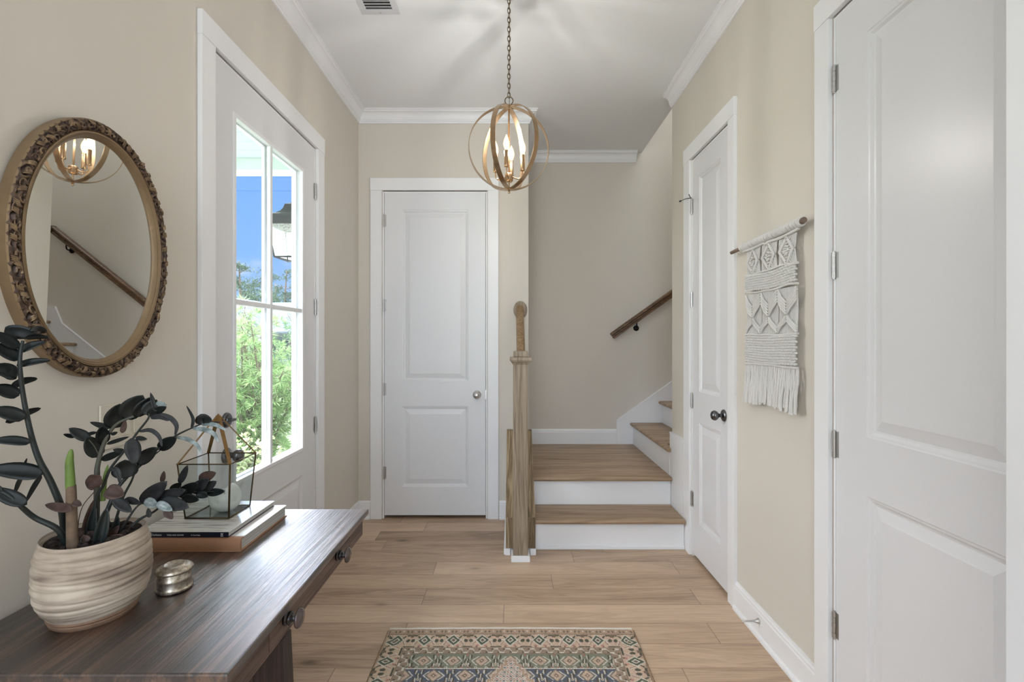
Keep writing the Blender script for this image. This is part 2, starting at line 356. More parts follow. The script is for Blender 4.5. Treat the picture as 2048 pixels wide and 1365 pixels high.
# closets behind the closed doors
bm = BM()
for (x0, x1, y0, y1) in ((-1.2, 0.0, 4.3, 4.36), (-1.28, -1.2, YB+T, 4.36)): box(bm, x0, x1, y0, y1, 0, H)
for (ya, yb) in ((ND[0]-0.1, ND[1]+0.1), (CD[0]-0.1, CD[1]+0.1)):
    box(bm, XR+0.55, XR+0.6, ya, yb, 0, H); box(bm, XR+T, XR+0.55, ya-0.04, ya, 0, H); box(bm, XR+T, XR+0.55, yb, yb+0.04, 0, H)
tag(obj('wall_closet', bm, M_wall), 'closet walls hidden behind the closed doors', 'wall', kind='structure')

# crown, baseboards -------------------------------------------------
def sweep(bm, prof, path, side, z=0.0, closed_ends=True):
    """prof: (out, up) points; path: plan points; side=+1 puts 'out' to the left of travel"""
    n = len(path); rings = []
    for i, p in enumerate(path):
        p = Vector((p[0], p[1])); d0 = (p-Vector(path[i-1][:2])).normalized() if i else None
        d1 = (Vector(path[i+1][:2])-p).normalized() if i < n-1 else None
        d0 = d0 or d1; d1 = d1 or d0
        n0 = Vector((-d0.y, d0.x))*side; n1 = Vector((-d1.y, d1.x))*side
        b = (n0+n1); b = b/(b.dot(n0)) if b.length > 1e-6 else n0
        rings.append([bm.verts.new((p.x+b.x*o, p.y+b.y*o, z+u)) for o, u in prof])
    k = len(prof)
    for i in range(n-1):
        for j in range(k): bm.faces.new((rings[i][j], rings[i][(j+1) % k], rings[i+1][(j+1) % k], rings[i+1][j]))
    if closed_ends: bm.faces.new(rings[0]); bm.faces.new(rings[-1])
def crown_prof():
    p = [(0, 0), (0.0, -0.088), (0.010, -0.088), (0.012, -0.078), (0.017, -0.076), (0.018, -0.070)]
    for i in range(9):
        t = i/8; a = t*PI/2
        p.append((0.022+0.036*(1-math.cos(a)), -0.066+0.048*math.sin(a)))
    p += [(0.060, -0.016), (0.062, -0.010), (0.070, -0.008), (0.070, 0)]
    return p
CR = crown_prof()
bm = BM(); sweep(bm, CR, [(XL, YREAR), (XL, YB), (XC, YB), (XC, YS), (1.135, YS)], -1, H)
# mitred return at the stairwell end
sweep(bm, [(o*0.98, u) for o, u in CR], [(1.135, YS-0.0005), (1.139, YS-0.0005)], -1, H)
tag(obj('trim_1', bm, M_white, smooth=True, angle=25), 'white crown moulding along the left and back walls', 'crown moulding', kind='structure')
bm = BM(); sweep(bm, CR, [(XR, YREAR), (XR, YC-0.002)], 1, H)
tag(obj('trim_2', bm, M_white, smooth=True, angle=25), 'white crown moulding along the right wall', 'crown moulding', kind='structure')
BASE = [(0, 0), (0.026, 0), (0.026, 0.012), (0.022, 0.018), (0.015, 0.020), (0.015, 0.108), (0.012, 0.116), (0.013, 0.122), (0.008, 0.130), (0.007, 0.136), (0, 0.136)]
bm = BM(); sweep(bm, BASE, [(XL, YREAR), (XL, ED[0]-0.095)], -1); sweep(bm, BASE, [(XL, ED[1]+0.103), (XL, YB)], -1)
tag(obj('baseboard_left', bm, M_white), 'white baseboard along the left wall', 'baseboard', kind='structure')
bm = BM(); sweep(bm, BASE, [(XL, YB), (BD[0]-0.092, YB)], -1); sweep(bm, BASE, [(BD[1]+0.092, YB), (-0.045, YB)], -1)
tag(obj('baseboard_back', bm, M_white), 'white baseboard on both sides of the back door', 'baseboard', kind='structure')
bm = BM(); sweep(bm, BASE, [(XR, ND[1]+0.083), (XR, CD[0]-0.077)], 1)
tag(obj('baseboard_right', bm, M_white), 'tall white baseboard between the right-hand doors', 'baseboard', kind='structure')
LZ = 2*RISE
BASE2 = [(o, u) for o, u in BASE if u > 0.013 or o < 0.02]; BASE2 = [(0, 0), (0.015, 0)]+[p for p in BASE if p[1] > 0.019]
bm = BM(); sweep(bm, BASE2, [(XC+0.002, YS), (0.958, YS)], -1, LZ)
tag(obj('baseboard_stair', bm, M_white), 'white baseboard at the back of the stair landing', 'baseboard', kind='structure')

# doors --------------------------------------------------------------
class Frame:
    """maps door coordinates (u across, v up, w out of the wall) to the world"""
    def __init__(s, o, u, w): s.o = Vector(o); s.u = Vector(u); s.w = Vector(w)
    def __call__(s, u, v, w): return s.o+s.u*u+s.w*w+Vector((0, 0, v))
def fbox(bm, fr, u0, u1, v0, v1, w0, w1, mi=0):
    hexa(bm, [fr(u0, v0, w0), fr(u1, v0, w0), fr(u1, v0, w1), fr(u0, v0, w1), fr(u0, v1, w0), fr(u1, v1, w0), fr(u1, v1, w1), fr(u0, v1, w1)], mi)
def panel_door(bm, fr, W, v0, v1, panels, thick=0.035):
    """slab front at w=0 with sunk, raised panels [(ua,ub,va,vb)]"""
    fbox(bm, fr, 0, W, v0, v1, -thick, -0.014)
    us = sorted({0, W, *[p[0] for p in panels], *[p[1] for p in panels]})
    ua, ub = panels[0][0], panels[0][1]
    fbox(bm, fr, 0, ua, v0, v1, -0.014, 0); fbox(bm, fr, ub, W, v0, v1, -0.014, 0)
    v = v0
    for p in sorted(panels, key=lambda q: q[2]):
        fbox(bm, fr, ua, ub, v, p[2], -0.014, 0); v = p[3]
    fbox(bm, fr, ua, ub, v, v1, -0.014, 0)
    for (a, b, c, d) in panels:
        steps = [(0, 0.0), (0.004, -0.003), (0.010, -0.004), (0.018, -0.011), (0.024, -0.012), (0.055, -0.004), (0.058, -0.003), (0.06, -0.0025)]
        rings = [[bm.verts.new(fr(a+o, c+o, w)), bm.verts.new(fr(b-o, c+o, w)), bm.verts.new(fr(b-o, d-o, w)), bm.verts.new(fr(a+o, d-o, w))] for o, w in steps]
        for i in range(len(rings)-1):
            for k in range(4): bm.faces.new((rings[i][k], rings[i][(k+1) % 4], rings[i+1][(k+1) % 4], rings[i+1][k]))
        bm.faces.new(rings[-1])
def casing(bm, fr, u0, u1, vt, wd, wt, proud=0.018, jamb=0.11, head=0.10, inset=0.0):
    """legs and head board around an opening u0..u1 up to vt, with the jamb lining"""
    fbox(bm, fr, u0-wd[0], u0-0.006+inset, 0.0, vt+0.006, 0, proud)
    fbox(bm, fr, u1+0.006-inset, u1+wd[1], 0.0, vt+0.006, 0, proud)
    fbox(bm, fr, u0-wd[0]-0.001, u1+wd[1]+0.001, vt+0.006, vt+0.006+head-0.008, 0, proud+0.002)
    fbox(bm, fr, u0, u0+0.010, 0, vt, -jamb, 0.002); fbox(bm, fr, u1-0.010, u1, 0, vt, -jamb, 0.002); fbox(bm, fr, u0+0.010, u1-0.010, vt-0.010, vt, -jamb, 0.002)
def hinge(fr, u, v, door, flip=1, w=0.006):
    bm = BM()
    for k in range(5):
        a, b = v-0.045+0.018*k+0.0006, v-0.045+0.018*(k+1)-0.0006
        c = fr(u, 0, w); tube(bm, [Vector((c.x, c.y, a)), Vector((c.x, c.y, b))], 0.0062 if k % 2 == 0 else 0.0056, 12)
    c = fr(u, 0, w); tube(bm, [Vector((c.x, c.y, v-0.049)), Vector((c.x, c.y, v+0.049))], 0.0042, 10)
    fbox(bm, fr, u+flip*0.003, u+flip*0.017, v-0.045, v+0.045, -0.0002, 0.0016)
    return obj('hinge', bm, M_nickel, door, smooth=True)
def knob_mesh(fr, u, v, w0, rr=0.032, kr=0.027, m=None, door=None, name='door_knob'):
    bm = BM(); c = fr(u, v, w0)
    prof = [(0.0, 0), (rr, 0), (rr, 0.004), (rr*0.92, 0.008), (rr*0.62, 0.012), (0.011, 0.017), (0.010, 0.028), (0.014, 0.033), (kr*0.8, 0.038), (kr, 0.049), (kr*0.97, 0.056), (kr*0.8, 0.064), (kr*0.45, 0.069), (0, 0.0705)]
    lathe(bm, prof, axisM(c, fr.w), 32); return obj(name, bm, m or M_nickel, door, smooth=True, angle=50)
# narrow door in the back wall
d1 = thing('door_1', (-0.58, YB, 0), 'narrow white two-panel door in the back wall', 'door', kind='structure')
fr = Frame((BD[0]+0.012, YB, 0), (1, 0, 0), (0, -1, 0)); W = BD[1]-BD[0]-0.024
bm = BM(); panel_door(bm, Frame((BD[0]+0.0125, YB-0.001, 0), (1, 0, 0), (0, -1, 0)), W-0.001, 0.025, 2.4645, [(0.13, W-0.13, 0.238, 0.848), (0.13, W-0.13, 1.035, 2.332)])
obj('door_panel', bm, M_door, d1)
fr = Frame((0, YB, 0), (1, 0, 0), (0, -1, 0))
bm = BM(); casing(bm, fr, BD[0], BD[1], DH-0.008, (0.090, 0.086), 0); obj('door_casing', bm, M_white, d1, bevel=0.0015)
for v in (2.25, 1.61, 0.976, 0.346): hinge(fr, BD[0]+0.009, v, d1, 1)
knob_mesh(fr, -0.264, 0.935, 0.001, door=d1)
bm = BM(); fbox(bm, fr, BD[1]-0.013, BD[1]-0.0085, 0.90, 0.97, -0.001, 0.004); obj('strike_plate', bm, M_nickel, d1)
# closet door in the right wall, far one
d2 = thing('door_2', (XR, 2.757, 0), 'slim white two-panel closet door beside the wall hanging', 'door', kind='structure')
frR = Frame((XR, 0, 0), (0, 1, 0), (-1, 0, 0)); W = CD[1]-CD[0]-0.024
bm = BM(); panel_door(bm, Frame((XR-0.001, CD[0]+0.0125, 0), (0, 1, 0), (-1, 0, 0)), W-0.001, 0.022, 2.4645, [(0.105, W-0.105, 0.238, 0.848), (0.105, W-0.105, 1.035, 2.332)])
obj('door_panel', bm, M_door, d2)
bm = BM(); casing(bm, frR, CD[0], CD[1], DH-0.008, (0.077, 0.104), 0); obj('door_casing', bm, M_white, d2, bevel=0.0015)
for v in (2.18, 1.60, 0.97, 0.357): hinge(frR, CD[1]-0.009, v, d2, -1)
knob_mesh(frR, 2.563, 0.945, 0.001, m=M_pewter, door=d2)
bm = BM(); c = frR(CD[1]-0.009, 2.235, 0.012)       # hinge-pin stop on the top hinge
tube(bm, [c+Vector((0.004, 0, 0)), c+Vector((-0.02, 0.03, 0.004)), c+Vector((-0.045, 0.055, -0.004))], 0.003, 8); tube(bm, [c+Vector((0, 0, 0)), c+Vector((-0.03, -0.05, 0.006))], 0.003, 8)
tube(bm, [c+Vector((-0.041, 0.052, -0.003)), c+Vector((-0.050, 0.060, -0.005))], 0.006, 8)
obj('hinge_pin_stop', bm, M_pewter, d2, smooth=True)
# near door in the right wall
d3 = thing('door_3', (XR, 1.30, 0), 'large white two-panel door at the right edge', 'door', kind='structure')
W = ND[1]-ND[0]-0.024
bm = BM(); panel_door(bm, Frame((XR-0.001, ND[0]+0.0125, 0), (0, 1, 0), (-1, 0, 0)), W-0.001, 0.022, 2.4645, [(0.145, W-0.145, 0.238, 0.848), (0.145, W-0.145, 1.035, 2.325)])
obj('door_panel', bm, M_door, d3)
bm = BM(); casing(bm, frR, ND[0], ND[1], DH-0.008, (0.09, 0.083), 0); obj('door_casing', bm, M_white, d3, bevel=0.0015)
for v in (2.254, 1.605, 0.982, 0.352): hinge(frR, ND[1]-0.009, v, d3, -1)
knob_mesh(frR, 0.993, 0.945, 0.001, m=M_pewter, door=d3)
bm = BM(); box(bm, 0.917, XR, 0.77, 0.897, 0, H-0.09); tag(obj('trim_3', bm, M_white, bevel=0.002), 'white cased opening post at the right edge', 'trim', kind='structure')

# entry door ----------------------------------------------------------
d4 = thing('door_4', (XL, 2.35, 0), 'white entry door with four tall glass lights', 'door', kind='structure')
frL = Frame((XL, 0, 0), (0, 1, 0), (1, 0, 0))
GU0, GU1, GV0, GV1 = 2.012, 2.668, 0.745, 2.285
bm = BM(); u0, u1 = ED[0]+0.012, ED[1]-0.012
fbox(bm, frL, u0, GU0, 0.02, 2.4645, -0.044, 0.001); fbox(bm, frL, GU1, u1, 0.02, 2.4645, -0.044, 0.001)
fbox(bm, frL, GU0, GU1, GV1, 2.4645, -0.044, 0.001)
fbox(bm, frL, GU0, GU1, 0.02, 0.22, -0.044, 0.001); fbox(bm, frL, GU0, GU1, 0.60, GV0, -0.044, 0.001); fbox(bm, frL, GU0, GU1, 0.22, 0.60, -0.044, -0.012)
steps = [(0, 0.001), (0.012, -0.009), (0.02, -0.010), (0.05, -0.003), (0.052, -0.0025)]
rings = [[bm.verts.new(frL(GU0+o, 0.22+o, wv)), bm.verts.new(frL(GU1-o, 0.22+o, wv)), bm.verts.new(frL(GU1-o, 0.60-o, wv)), bm.verts.new(frL(GU0+o, 0.60-o, wv))] for o, wv in steps]
for i in range(len(rings)-1):
    for k in range(4): bm.faces.new((rings[i][k], rings[i][(k+1) % 4], rings[i+1][(k+1) % 4], rings[i+1][k]))
bm.faces.new(rings[-1])
obj('door_panel', bm, M_door, d4)
bm = BM()   # glazing bead, inside and outside
for (w0, w1) in ((-0.012, 0.007), (-0.050, -0.030)):
    for (a, b, c, d) in ((GU0-0.010, GU0+0.008, GV0-0.010, GV1+0.010), (GU1-0.008, GU1+0.010, GV0-0.010, GV1+0.010)): fbox(bm, frL, a, b, c, d, w0, w1)
    for (c, d) in ((GV0-0.010, GV0+0.008), (GV1-0.008, GV1+0.010)): fbox(bm, frL, GU0+0.008, GU1-0.008, c, d, w0, w1)
obj('glazing_bead', bm, M_white, d4, bevel=0.002)
UM, VM = 2.325, 1.507
for (w0, w1) in ((-0.016, 0.002), (-0.042, -0.026)):
    bm = BM(); fbox(bm, frL, UM-0.011, UM+0.011, GV0+0.008, GV1-0.008, w0, w1)
    fbox(bm, frL, GU0+0.008, UM-0.011, VM-0.011, VM+0.011, w0, w1); fbox(bm, frL, UM+0.011, GU1-0.008, VM-0.011, VM+0.011, w0, w1)
    obj('muntin', bm, M_white, d4, bevel=0.003)
bm = BM(); fbox(bm, frL, GU0-0.002, GU1+0.002, GV0-0.002, GV1+0.002, -0.023, -0.019)
obj('glass_pane', bm, M_glass, d4)
bm = BM(); casing(bm, frL, ED[0], ED[1], DH-0.008, (0.090, 0.098), 0)
fbox(bm, frL, ED[0]-0.06, ED[0]+0.01, -0.1, DH+0.05, -0.135, -0.12); fbox(bm, frL, ED[1]-0.01, ED[1]+0.06, -0.1, DH+0.05, -0.135, -0.12); fbox(bm, frL, ED[0], ED[1], DH-0.01, DH+0.06, -0.135, -0.12)
obj('door_casing', bm, M_white, d4, bevel=0.0015)
bm = BM(); fbox(bm, frL, ED[0]+0.01, ED[1]-0.01, 0.0, 0.018, -0.12, 0.02); obj('threshold', bm, M_nickel, d4)
for v in (2.22, 1.54, 0.85): hinge(frL, ED[1]-0.009, v, d4, -1)
knob_mesh(frL, 1.955, 0.876, 0.001, m=M_pewter, door=d4)
bm = BM(); c = frL(1.955, 1.02, 0.001)
lathe(bm, [(0, 0), (0.031, 0), (0.031, 0.005), (0.027, 0.011), (0.018, 0.013), (0.017, 0.016), (0, 0.017)], axisM(c, (1, 0, 0)), 28)
box(bm, c.x+0.015, c.x+0.032, c.y-0.017, c.y+0.017, c.z-0.004, c.z+0.006)
obj('deadbolt', bm, M_pewter, d4, smooth=True)

# ------------------------------------------------------------------ the stairs
st = thing('staircase', (0.6, 3.6, 0), 'two-step stair with oak treads and white risers turning right', 'staircase')
def nosing_prof(y0, y1, z, t=0.028):      # rounded front edge at y0
    p = [(y1, z), (y1, z-t)]
    for k in range(7):
        a = PI/2*3-PI*k/6
        p.append((y0+t/2+math.cos(a)*t/2, z-t/2+math.sin(a)*t/2))
    return p
YR1, YR2 = 3.107, 3.372
XK = 0.150
bm = BM(); prism(bm, nosing_prof(3.068, YR2, RISE), 'x', XK, 1.105); obj('tread', bm, M_oak, st, smooth=True)
bm = BM(); prism(bm, nosing_prof(3.333, 3.47, 2*RISE), 'x', XK, 1.1075); box(bm, XC+0.003, 1.1075, 3.47, YS-0.002, 2*RISE-0.028, 2*RISE)
obj('landing', bm, M_oak, st, smooth=True)
bm = BM(); box(bm, XK, 1.108, YR1, YR1+0.018, 0.001, RISE-0.028); box(bm, XK, 1.108, YR1-0.010, YR1, 0.001, 0.022); obj('riser', bm, M_white, st, bevel=0.002)
bm = BM(); box(bm, XK, 1.108, YR2, YR2+0.018, RISE, 2*RISE-0.028); obj('riser', bm, M_white, st, bevel=0.001)
def side_tread(x0, x1, y0, y1, z, t=0.028):
    bm = BM(); p = [(x1, z), (x1, z-t)]
    for k in range(7):
        a = PI/2*3-PI*k/6
        p.append((x0+t/2+math.cos(a)*t/2, z-t/2+math.sin(a)*t/2))
    prism(bm, p, 'y', y0, y1); return bm
for k in range(3, 8):
    z = RISE*k; x = 1.078+RUN*(k-3)
    y0 = 3.362 if k == 3 else 3.512
    bm = side_tread(x, x+(RUN+0.03 if k < 7 else 1.9), 3.512, YS-0.022, z)
    if k == 3:
        q = side_tread(x, 1.1075, y0, 3.512, z); box(q, 1.1075, 1.1277, 3.4005, 3.512, z-0.028, z); me_ = bpy.data.meshes.new('t'); q.to_mesh(me_); q.free(); bm.from_mesh(me_); bpy.data.meshes.remove(me_)
    obj('tread', bm, M_oak if k < 7 else M_oak, st, smooth=True)
    bm = BM(); box(bm, x+0.030, x+0.048, 3.398 if k == 3 else 3.512, YS-0.022, z-RISE, z-0.028)
    obj('riser', bm, M_white, st)
# sloping skirt board on the back wall; level board on the end of the right wall
bm = BM()
sk = [(0.958, LZ), (0.958, 0.606), (2.02, 0.606+0.705*(2.02-0.958)), (2.10, 7*RISE+0.136), (4.09, 7*RISE+0.136), (4.09, 7*RISE-0.3), (1.3, LZ)]
prism(bm, sk, 'y', YS-0.020, YS-0.001)
prism(bm, [(0.958, 0.606), (0.958, 0.616), (2.02, 0.616+0.705*(2.02-0.958)), (2.02, 0.606+0.705*(2.02-0.958))], 'y', YS-0.024, YS-0.001)
obj('skirt_board', bm, M_white, st, bevel=0.001)
bm = BM(); box(bm, 1.110, XR-0.001, CD[1]+0.106, YC, 0.001, 0.695); box(bm, 1.107, XR-0.001, CD[1]+0.106, YC, 0.695, 0.703)
obj('skirt_board', bm, M_white, st, bevel=0.001)

# knee wall, newel, short rail
kw = thing('knee_wall', (0.054, 3.3, 0), 'low oak-capped wall sloping up behind the newel post', 'knee wall')
KX0, KX1, KY0, KY1 = -0.039, 0.147, 3.027, 3.60
bm = BM(); prism(bm, [(KY0+0.02, 0), (KY0+0.02, 0.22), (KY1, 0.655), (YB-0.001, 0.655), (YB-0.001, 0)], 'x', KX0+0.012, KX1-0.012); obj('panel', bm, M_white, kw)
bm = BM(); box(bm, KX0, KX1, KY0, KY0+0.02, 0.0745, 0.233); box(bm, KX0, KX1, KY0, KY0+0.02, 0.04, 0.0745)
obj('end_board', bm, M_oakz2, kw, bevel=0.001, label='darker oak end board')
bm = BM(); hexa(bm, [(KX0, KY0, 0.2335), (KX1, KY0, 0.2335), (KX1, KY1, 0.669), (KX0, KY1, 0.669), (KX0, KY0+0.02, 0.2335), (KX1, KY0+0.02, 0.2335), (KX1, KY1+0.02, 0.655), (KX0, KY1+0.02, 0.655)])
box(bm, KX0, KX1, KY1+0.001, YB-0.001, 0.655, 0.675)
obj('cap_board', bm, M_oakz2, kw)
bm = BM(); box(bm, KX0-0.004, -0.0105, KY0-0.010, KY0-0.0002, 0, 0.04); box(bm, 0.1145, KX1+0.003, KY0-0.010, KY0-0.0002, 0, 0.04); box(bm, KX0-0.012, KX0+0.0118, KY0-0.0002, YB-0.03, 0, 0.04)
obj('base_molding', bm, M_white, kw, bevel=0.001)
nw = thing('newel_post', (0.052, 2.976, 0), 'square oak newel post standing at the foot of the stairs', 'newel post')
NX, NY = 0.052, 2.978; hw = 0.0453
bm = BM(); box(bm, NX-hw, NX+hw, NY-hw, NY+hw, 0.03, 1.205); obj('post', bm, M_oakz, nw, bevel=0.004)
bm = BM()
def sq_lathe(bm, prof):
    rings = [[bm.verts.new((NX+sx*r, NY+sy*r, z)) for sx, sy in ((-1, -1), (1, -1), (1, 1), (-1, 1))] for r, z in prof]
    for i in range(len(rings)-1):
        for k in range(4): bm.faces.new((rings[i][k], rings[i][(k+1) % 4], rings[i+1][(k+1) % 4], rings[i+1][k]))
    bm.faces.new(rings[0]); bm.faces.new(rings[-1])
sq_lathe(bm, [(hw, 1.198), (0.050, 1.200), (0.053, 1.208), (0.060, 1.214), (0.060, 1.219), (0.066, 1.222), (0.066, 1.238), (0.064, 1.242), (hw, 1.242)])
obj('cap_molding', bm, M_oakz, nw)
bm = BM(); box(bm, NX-hw+0.001, NX+hw-0.001, NY-hw+0.001, NY+hw-0.001, 1.242, 1.279); obj('top_block', bm, M_oakz, nw, bevel=0.005)
bm = BM()
for a in ((NX-hw-0.012, NX+hw+0.012, NY-hw-0.012, NY-hw, 0, 0.036), (NX-hw-0.012, NX-hw, NY-hw, KY0-0.0105, 0, 0.036), (NX+hw, NX+hw+0.012, NY-hw, KY0-0.0105, 0, 0.036)): box(bm, *a)
box(bm, NX-hw, NX+hw, NY-hw, NY+hw, 0, 0.03); obj('base_molding', bm, M_white, nw, bevel=0.002)
hr = thing('stair_rail', (0.06, 3.33, 1.3), 'short oak rail rising from newel post to wall rosette', 'handrail')
bm = BM(); RX = 0.058; ya, za, yb, zb = NY+hw+0.0005, 1.135, YB-0.014, 1.573
prof = [(-0.020, -0.030), (0.020, -0.030), (0.020, -0.018), (0.014, -0.008), (0.026, 0.004), (0.028, 0.016), (0.018, 0.028), (0.0, 0.031), (-0.018, 0.028), (-0.028, 0.016), (-0.026, 0.004), (-0.014, -0.008), (-0.020, -0.018)]
A = [bm.verts.new((RX+p, ya, za+q*1.25)) for p, q in prof]; B = [bm.verts.new((RX+p, yb, zb+q*1.25)) for p, q in prof]
for i in range(len(prof)): bm.faces.new((A[i], A[(i+1) % len(prof)], B[(i+1) % len(prof)], B[i]))
bm.faces.new(A); bm.faces.new(B); obj('rail', bm, M_raily, hr, smooth=True, angle=50)
bm = BM(); lathe(bm, [(0, 0), (0.052, 0), (0.052, 0.008), (0.047, 0.013), (0, 0.0135)], axisM((0.063, YB-0.0002, 1.575), (0, -1, 0)) @ Matrix.Diagonal((1, 1.28, 1, 1)), 40)
obj('rosette', bm, M_oakz, hr, smooth=True)
# rail on the stair wall
wr_ = thing('wall_handrail', (1.5, YS-0.07, 1.4), 'dark oak handrail climbing the stair wall', 'handrail')
bm = BM(); sl = 0.712; xa, za, xb = 0.905, 1.385, 2.10; yc = YS-0.072
prof2 = [(-0.022, -0.030), (0.022, -0.030), (0.022, -0.016), (0.013, -0.008), (0.013, 0.002), (0.028, 0.010), (0.028, 0.022), (0.016, 0.031), (-0.016, 0.031), (-0.028, 0.022), (-0.028, 0.010), (-0.013, 0.002), (-0.013, -0.008), (-0.022, -0.016)]
ln = math.hypot(1, sl); dx, dz = -sl/ln, 1/ln
secs = []
for (x, s) in ((xa, 0.92), (xa+0.006, 1.0), (xb-0.006, 1.0), (xb, 0.92)):
    z0 = za+(x-xa)*sl; secs.append([bm.verts.new((x+dx*q*s, yc+p*s, z0+dz*q*s)) for p, q in prof2])
for i in range(3):
    for k in range(len(prof2)): bm.faces.new((secs[i][k], secs[i][(k+1) % len(prof2)], secs[i+1][(k+1) % len(prof2)], secs[i+1][k]))
bm.faces.new(secs[0]); bm.faces.new(secs[-1])
zt = za+(xb-xa)*sl; lv = [[bm.verts.new((x, yc+p, zt+q-0.004)) for p, q in prof2] for x in (xb-0.02, xb+0.16)]
for k in range(len(prof2)): bm.faces.new((lv[0][k], lv[0][(k+1) % len(prof2)], lv[1][(k+1) % len(prof2)], lv[1][k]))
bm.faces.new(lv[0]); bm.faces.new(lv[1]); obj('rail', bm, M_rail, wr_, smooth=True, angle=40)
for x in (1.128, 1.96):
    z0 = za+(x-xa)*sl; bm = BM()
    lathe(bm, [(0, 0), (0.026, 0), (0.026, 0.006), (0.02, 0.012), (0.008, 0.014), (0, 0.0145)], axisM((x+0.012, YS-0.0005, z0-0.085), (0, -1, 0)), 24)
    tube(bm, catmull([(x+0.012, YS-0.01, z0-0.085), (x+0.01, YS-0.05, z0-0.085), (x, YS-0.072, z0-0.068), (x, YS-0.072, z0-0.036)], 5), 0.006, 10)
    obj('rail_bracket', bm, M_black, wr_, smooth=True)

# ------------------------------------------------------------------ pendant
PX, PY = -0.015, 2.383; CZ = 2.293; R = 0.195
pd = thing('pendant_light', (PX, PY, H), 'round ring pendant with four candle bulbs on a bronze chain', 'pendant light')
def bulb_glass():
    m = bpy.data.materials.new('glowing_clear_bulb'); m.use_nodes = True; nt = m.node_tree; nt.nodes.clear()
    t = N(nt, 'ShaderNodeBsdfTransparent'); t.inputs[0].default_value = (0.9, 0.88, 0.84, 1); e = N(nt, 'ShaderNodeEmission', i_Strength=1.0)
    lw = N(nt, 'ShaderNodeLayerWeight', i_Blend=0.5); r = ramp(nt, lw.outputs['Facing'], [(0.0, (2.2, 1.75, 1.1)), (0.55, (0.75, 0.42, 0.16)), (1.0, (0.35, 0.22, 0.10))]); L(nt, r.outputs[0], e.inputs[0])
    a = N(nt, 'ShaderNodeAddShader'); L(nt, t.outputs[0], a.inputs[0]); L(nt, e.outputs[0], a.inputs[1]); o = N(nt, 'ShaderNodeOutputMaterial'); L(nt, a.outputs[0], o.inputs[0]); return m
M_bulb = bulb_glass()
def ring(az, radius, width=0.024, th=0.0016, sy=1.0):
    """a flat metal band bent into a vertical circle; az is the direction of its front half"""
    bm = BM(); n = 120; c, s = math.cos(az), math.sin(az); rings = []
    for i in range(n):
        a = 2*PI*i/n
        vs = []
        for (dr, dw) in ((-th, -width/2), (-th, width/2), (th, width/2), (th, -width/2)):
            r = radius+dr; h = r*math.cos(a); q = r*math.sin(a)
            vs.append(bm.verts.new((PX+q*c-dw*s, PY+q*s+dw*c, CZ+h*sy)))
        rings.append(vs)
    for i in range(n):
        A, B = rings[i], rings[(i+1) % n]
        for k in range(4): bm.faces.new((A[k], A[(k+1) % 4], B[(k+1) % 4], B[k]))
    return bm
for az, rr in ((-112, R), (-49, R*1.008), (8, R*1.016)):
    obj('ring', ring(math.radians(az), rr, sy=1.03), M_lampmetal, pd, smooth=True, angle=30)
bm = BM(); tube(bm, [(PX, PY, CZ+R), (PX, PY, CZ-R-0.004)], 0.0045, 12)
lathe(bm, [(0, 0.0), (0.012, 0), (0.012, 0.008), (0.006, 0.014), (0, 0.015)], axisM((PX, PY, CZ+R*1.03+0.002), (0, 0, 1)), 20)
obj('center_rod', bm, M_lampmetal, pd, smooth=True)
bm = BM(); lathe(bm, [(0, -0.022), (0.005, -0.020), (0.007, -0.013), (0.004, -0.008), (0.010, -0.002), (0.010, 0.003), (0, 0.004)], Matrix.Translation((PX, PY, CZ-R*1.03-0.002)), 20)
obj('finial', bm, M_lampmetal, pd, smooth=True)
HZ = CZ-0.145
bm = BM(); lathe(bm, [(0, 0), (0.016, 0), (0.020, 0.004), (0.020, 0.036), (0.017, 0.040), (0, 0.041)], Matrix.Translation((PX, PY, HZ-0.02)), 28)
obj('hub', bm, M_lampmetal, pd, smooth=True)
for k in range(4):
    a = math.radians(-100+90*k); cx, cy = PX+0.068*math.cos(a), PY+0.068*math.sin(a)
    bm = BM(); ux, uy = math.cos(a), math.sin(a)
    tube(bm, catmull([(PX+0.018*ux, PY+0.018*uy, HZ+0.002), (PX+0.045*ux, PY+0.045*uy, HZ-0.008), (PX+0.064*ux, PY+0.064*uy, HZ+0.002), (cx, cy, HZ+0.030)], 6), 0.0035, 10)
    lathe(bm, [(0, 0), (0.010, 0.0), (0.0125, 0.004), (0.0125, 0.007), (0, 0.0075)], Matrix.Translation((cx, cy, HZ+0.030)), 20)
    arm = obj('lamp_arm', bm, M_lampmetal, pd, smooth=True)
    bm = BM(); lathe(bm, [(0, 0), (0.0105, 0), (0.0105, 0.070), (0.0095, 0.072), (0, 0.0722)], Matrix.Translation((cx, cy, HZ+0.0378)), 24)
    obj('candle_sleeve', bm, M_lampmetal, pd, smooth=True)
    bm = BM(); prof = [(0, 0), (0.007, 0), (0.0085, 0.006), (0.0135, 0.018), (0.0155, 0.028), (0.0145, 0.040), (0.0105, 0.054), (0.005, 0.066), (0.0015, 0.074), (0, 0.076)]
    lathe(bm, prof, Matrix.Translation((cx, cy, HZ+0.1102)), 24)
    obj('bulb', bm, M_bulb, pd, smooth=True)
    light('POINT', 'bulb_glow', (cx, cy, HZ+0.145), (0, 0, 0), 1.8, (0.98, 0.975, 0.97), shadow_soft_size=0.008)
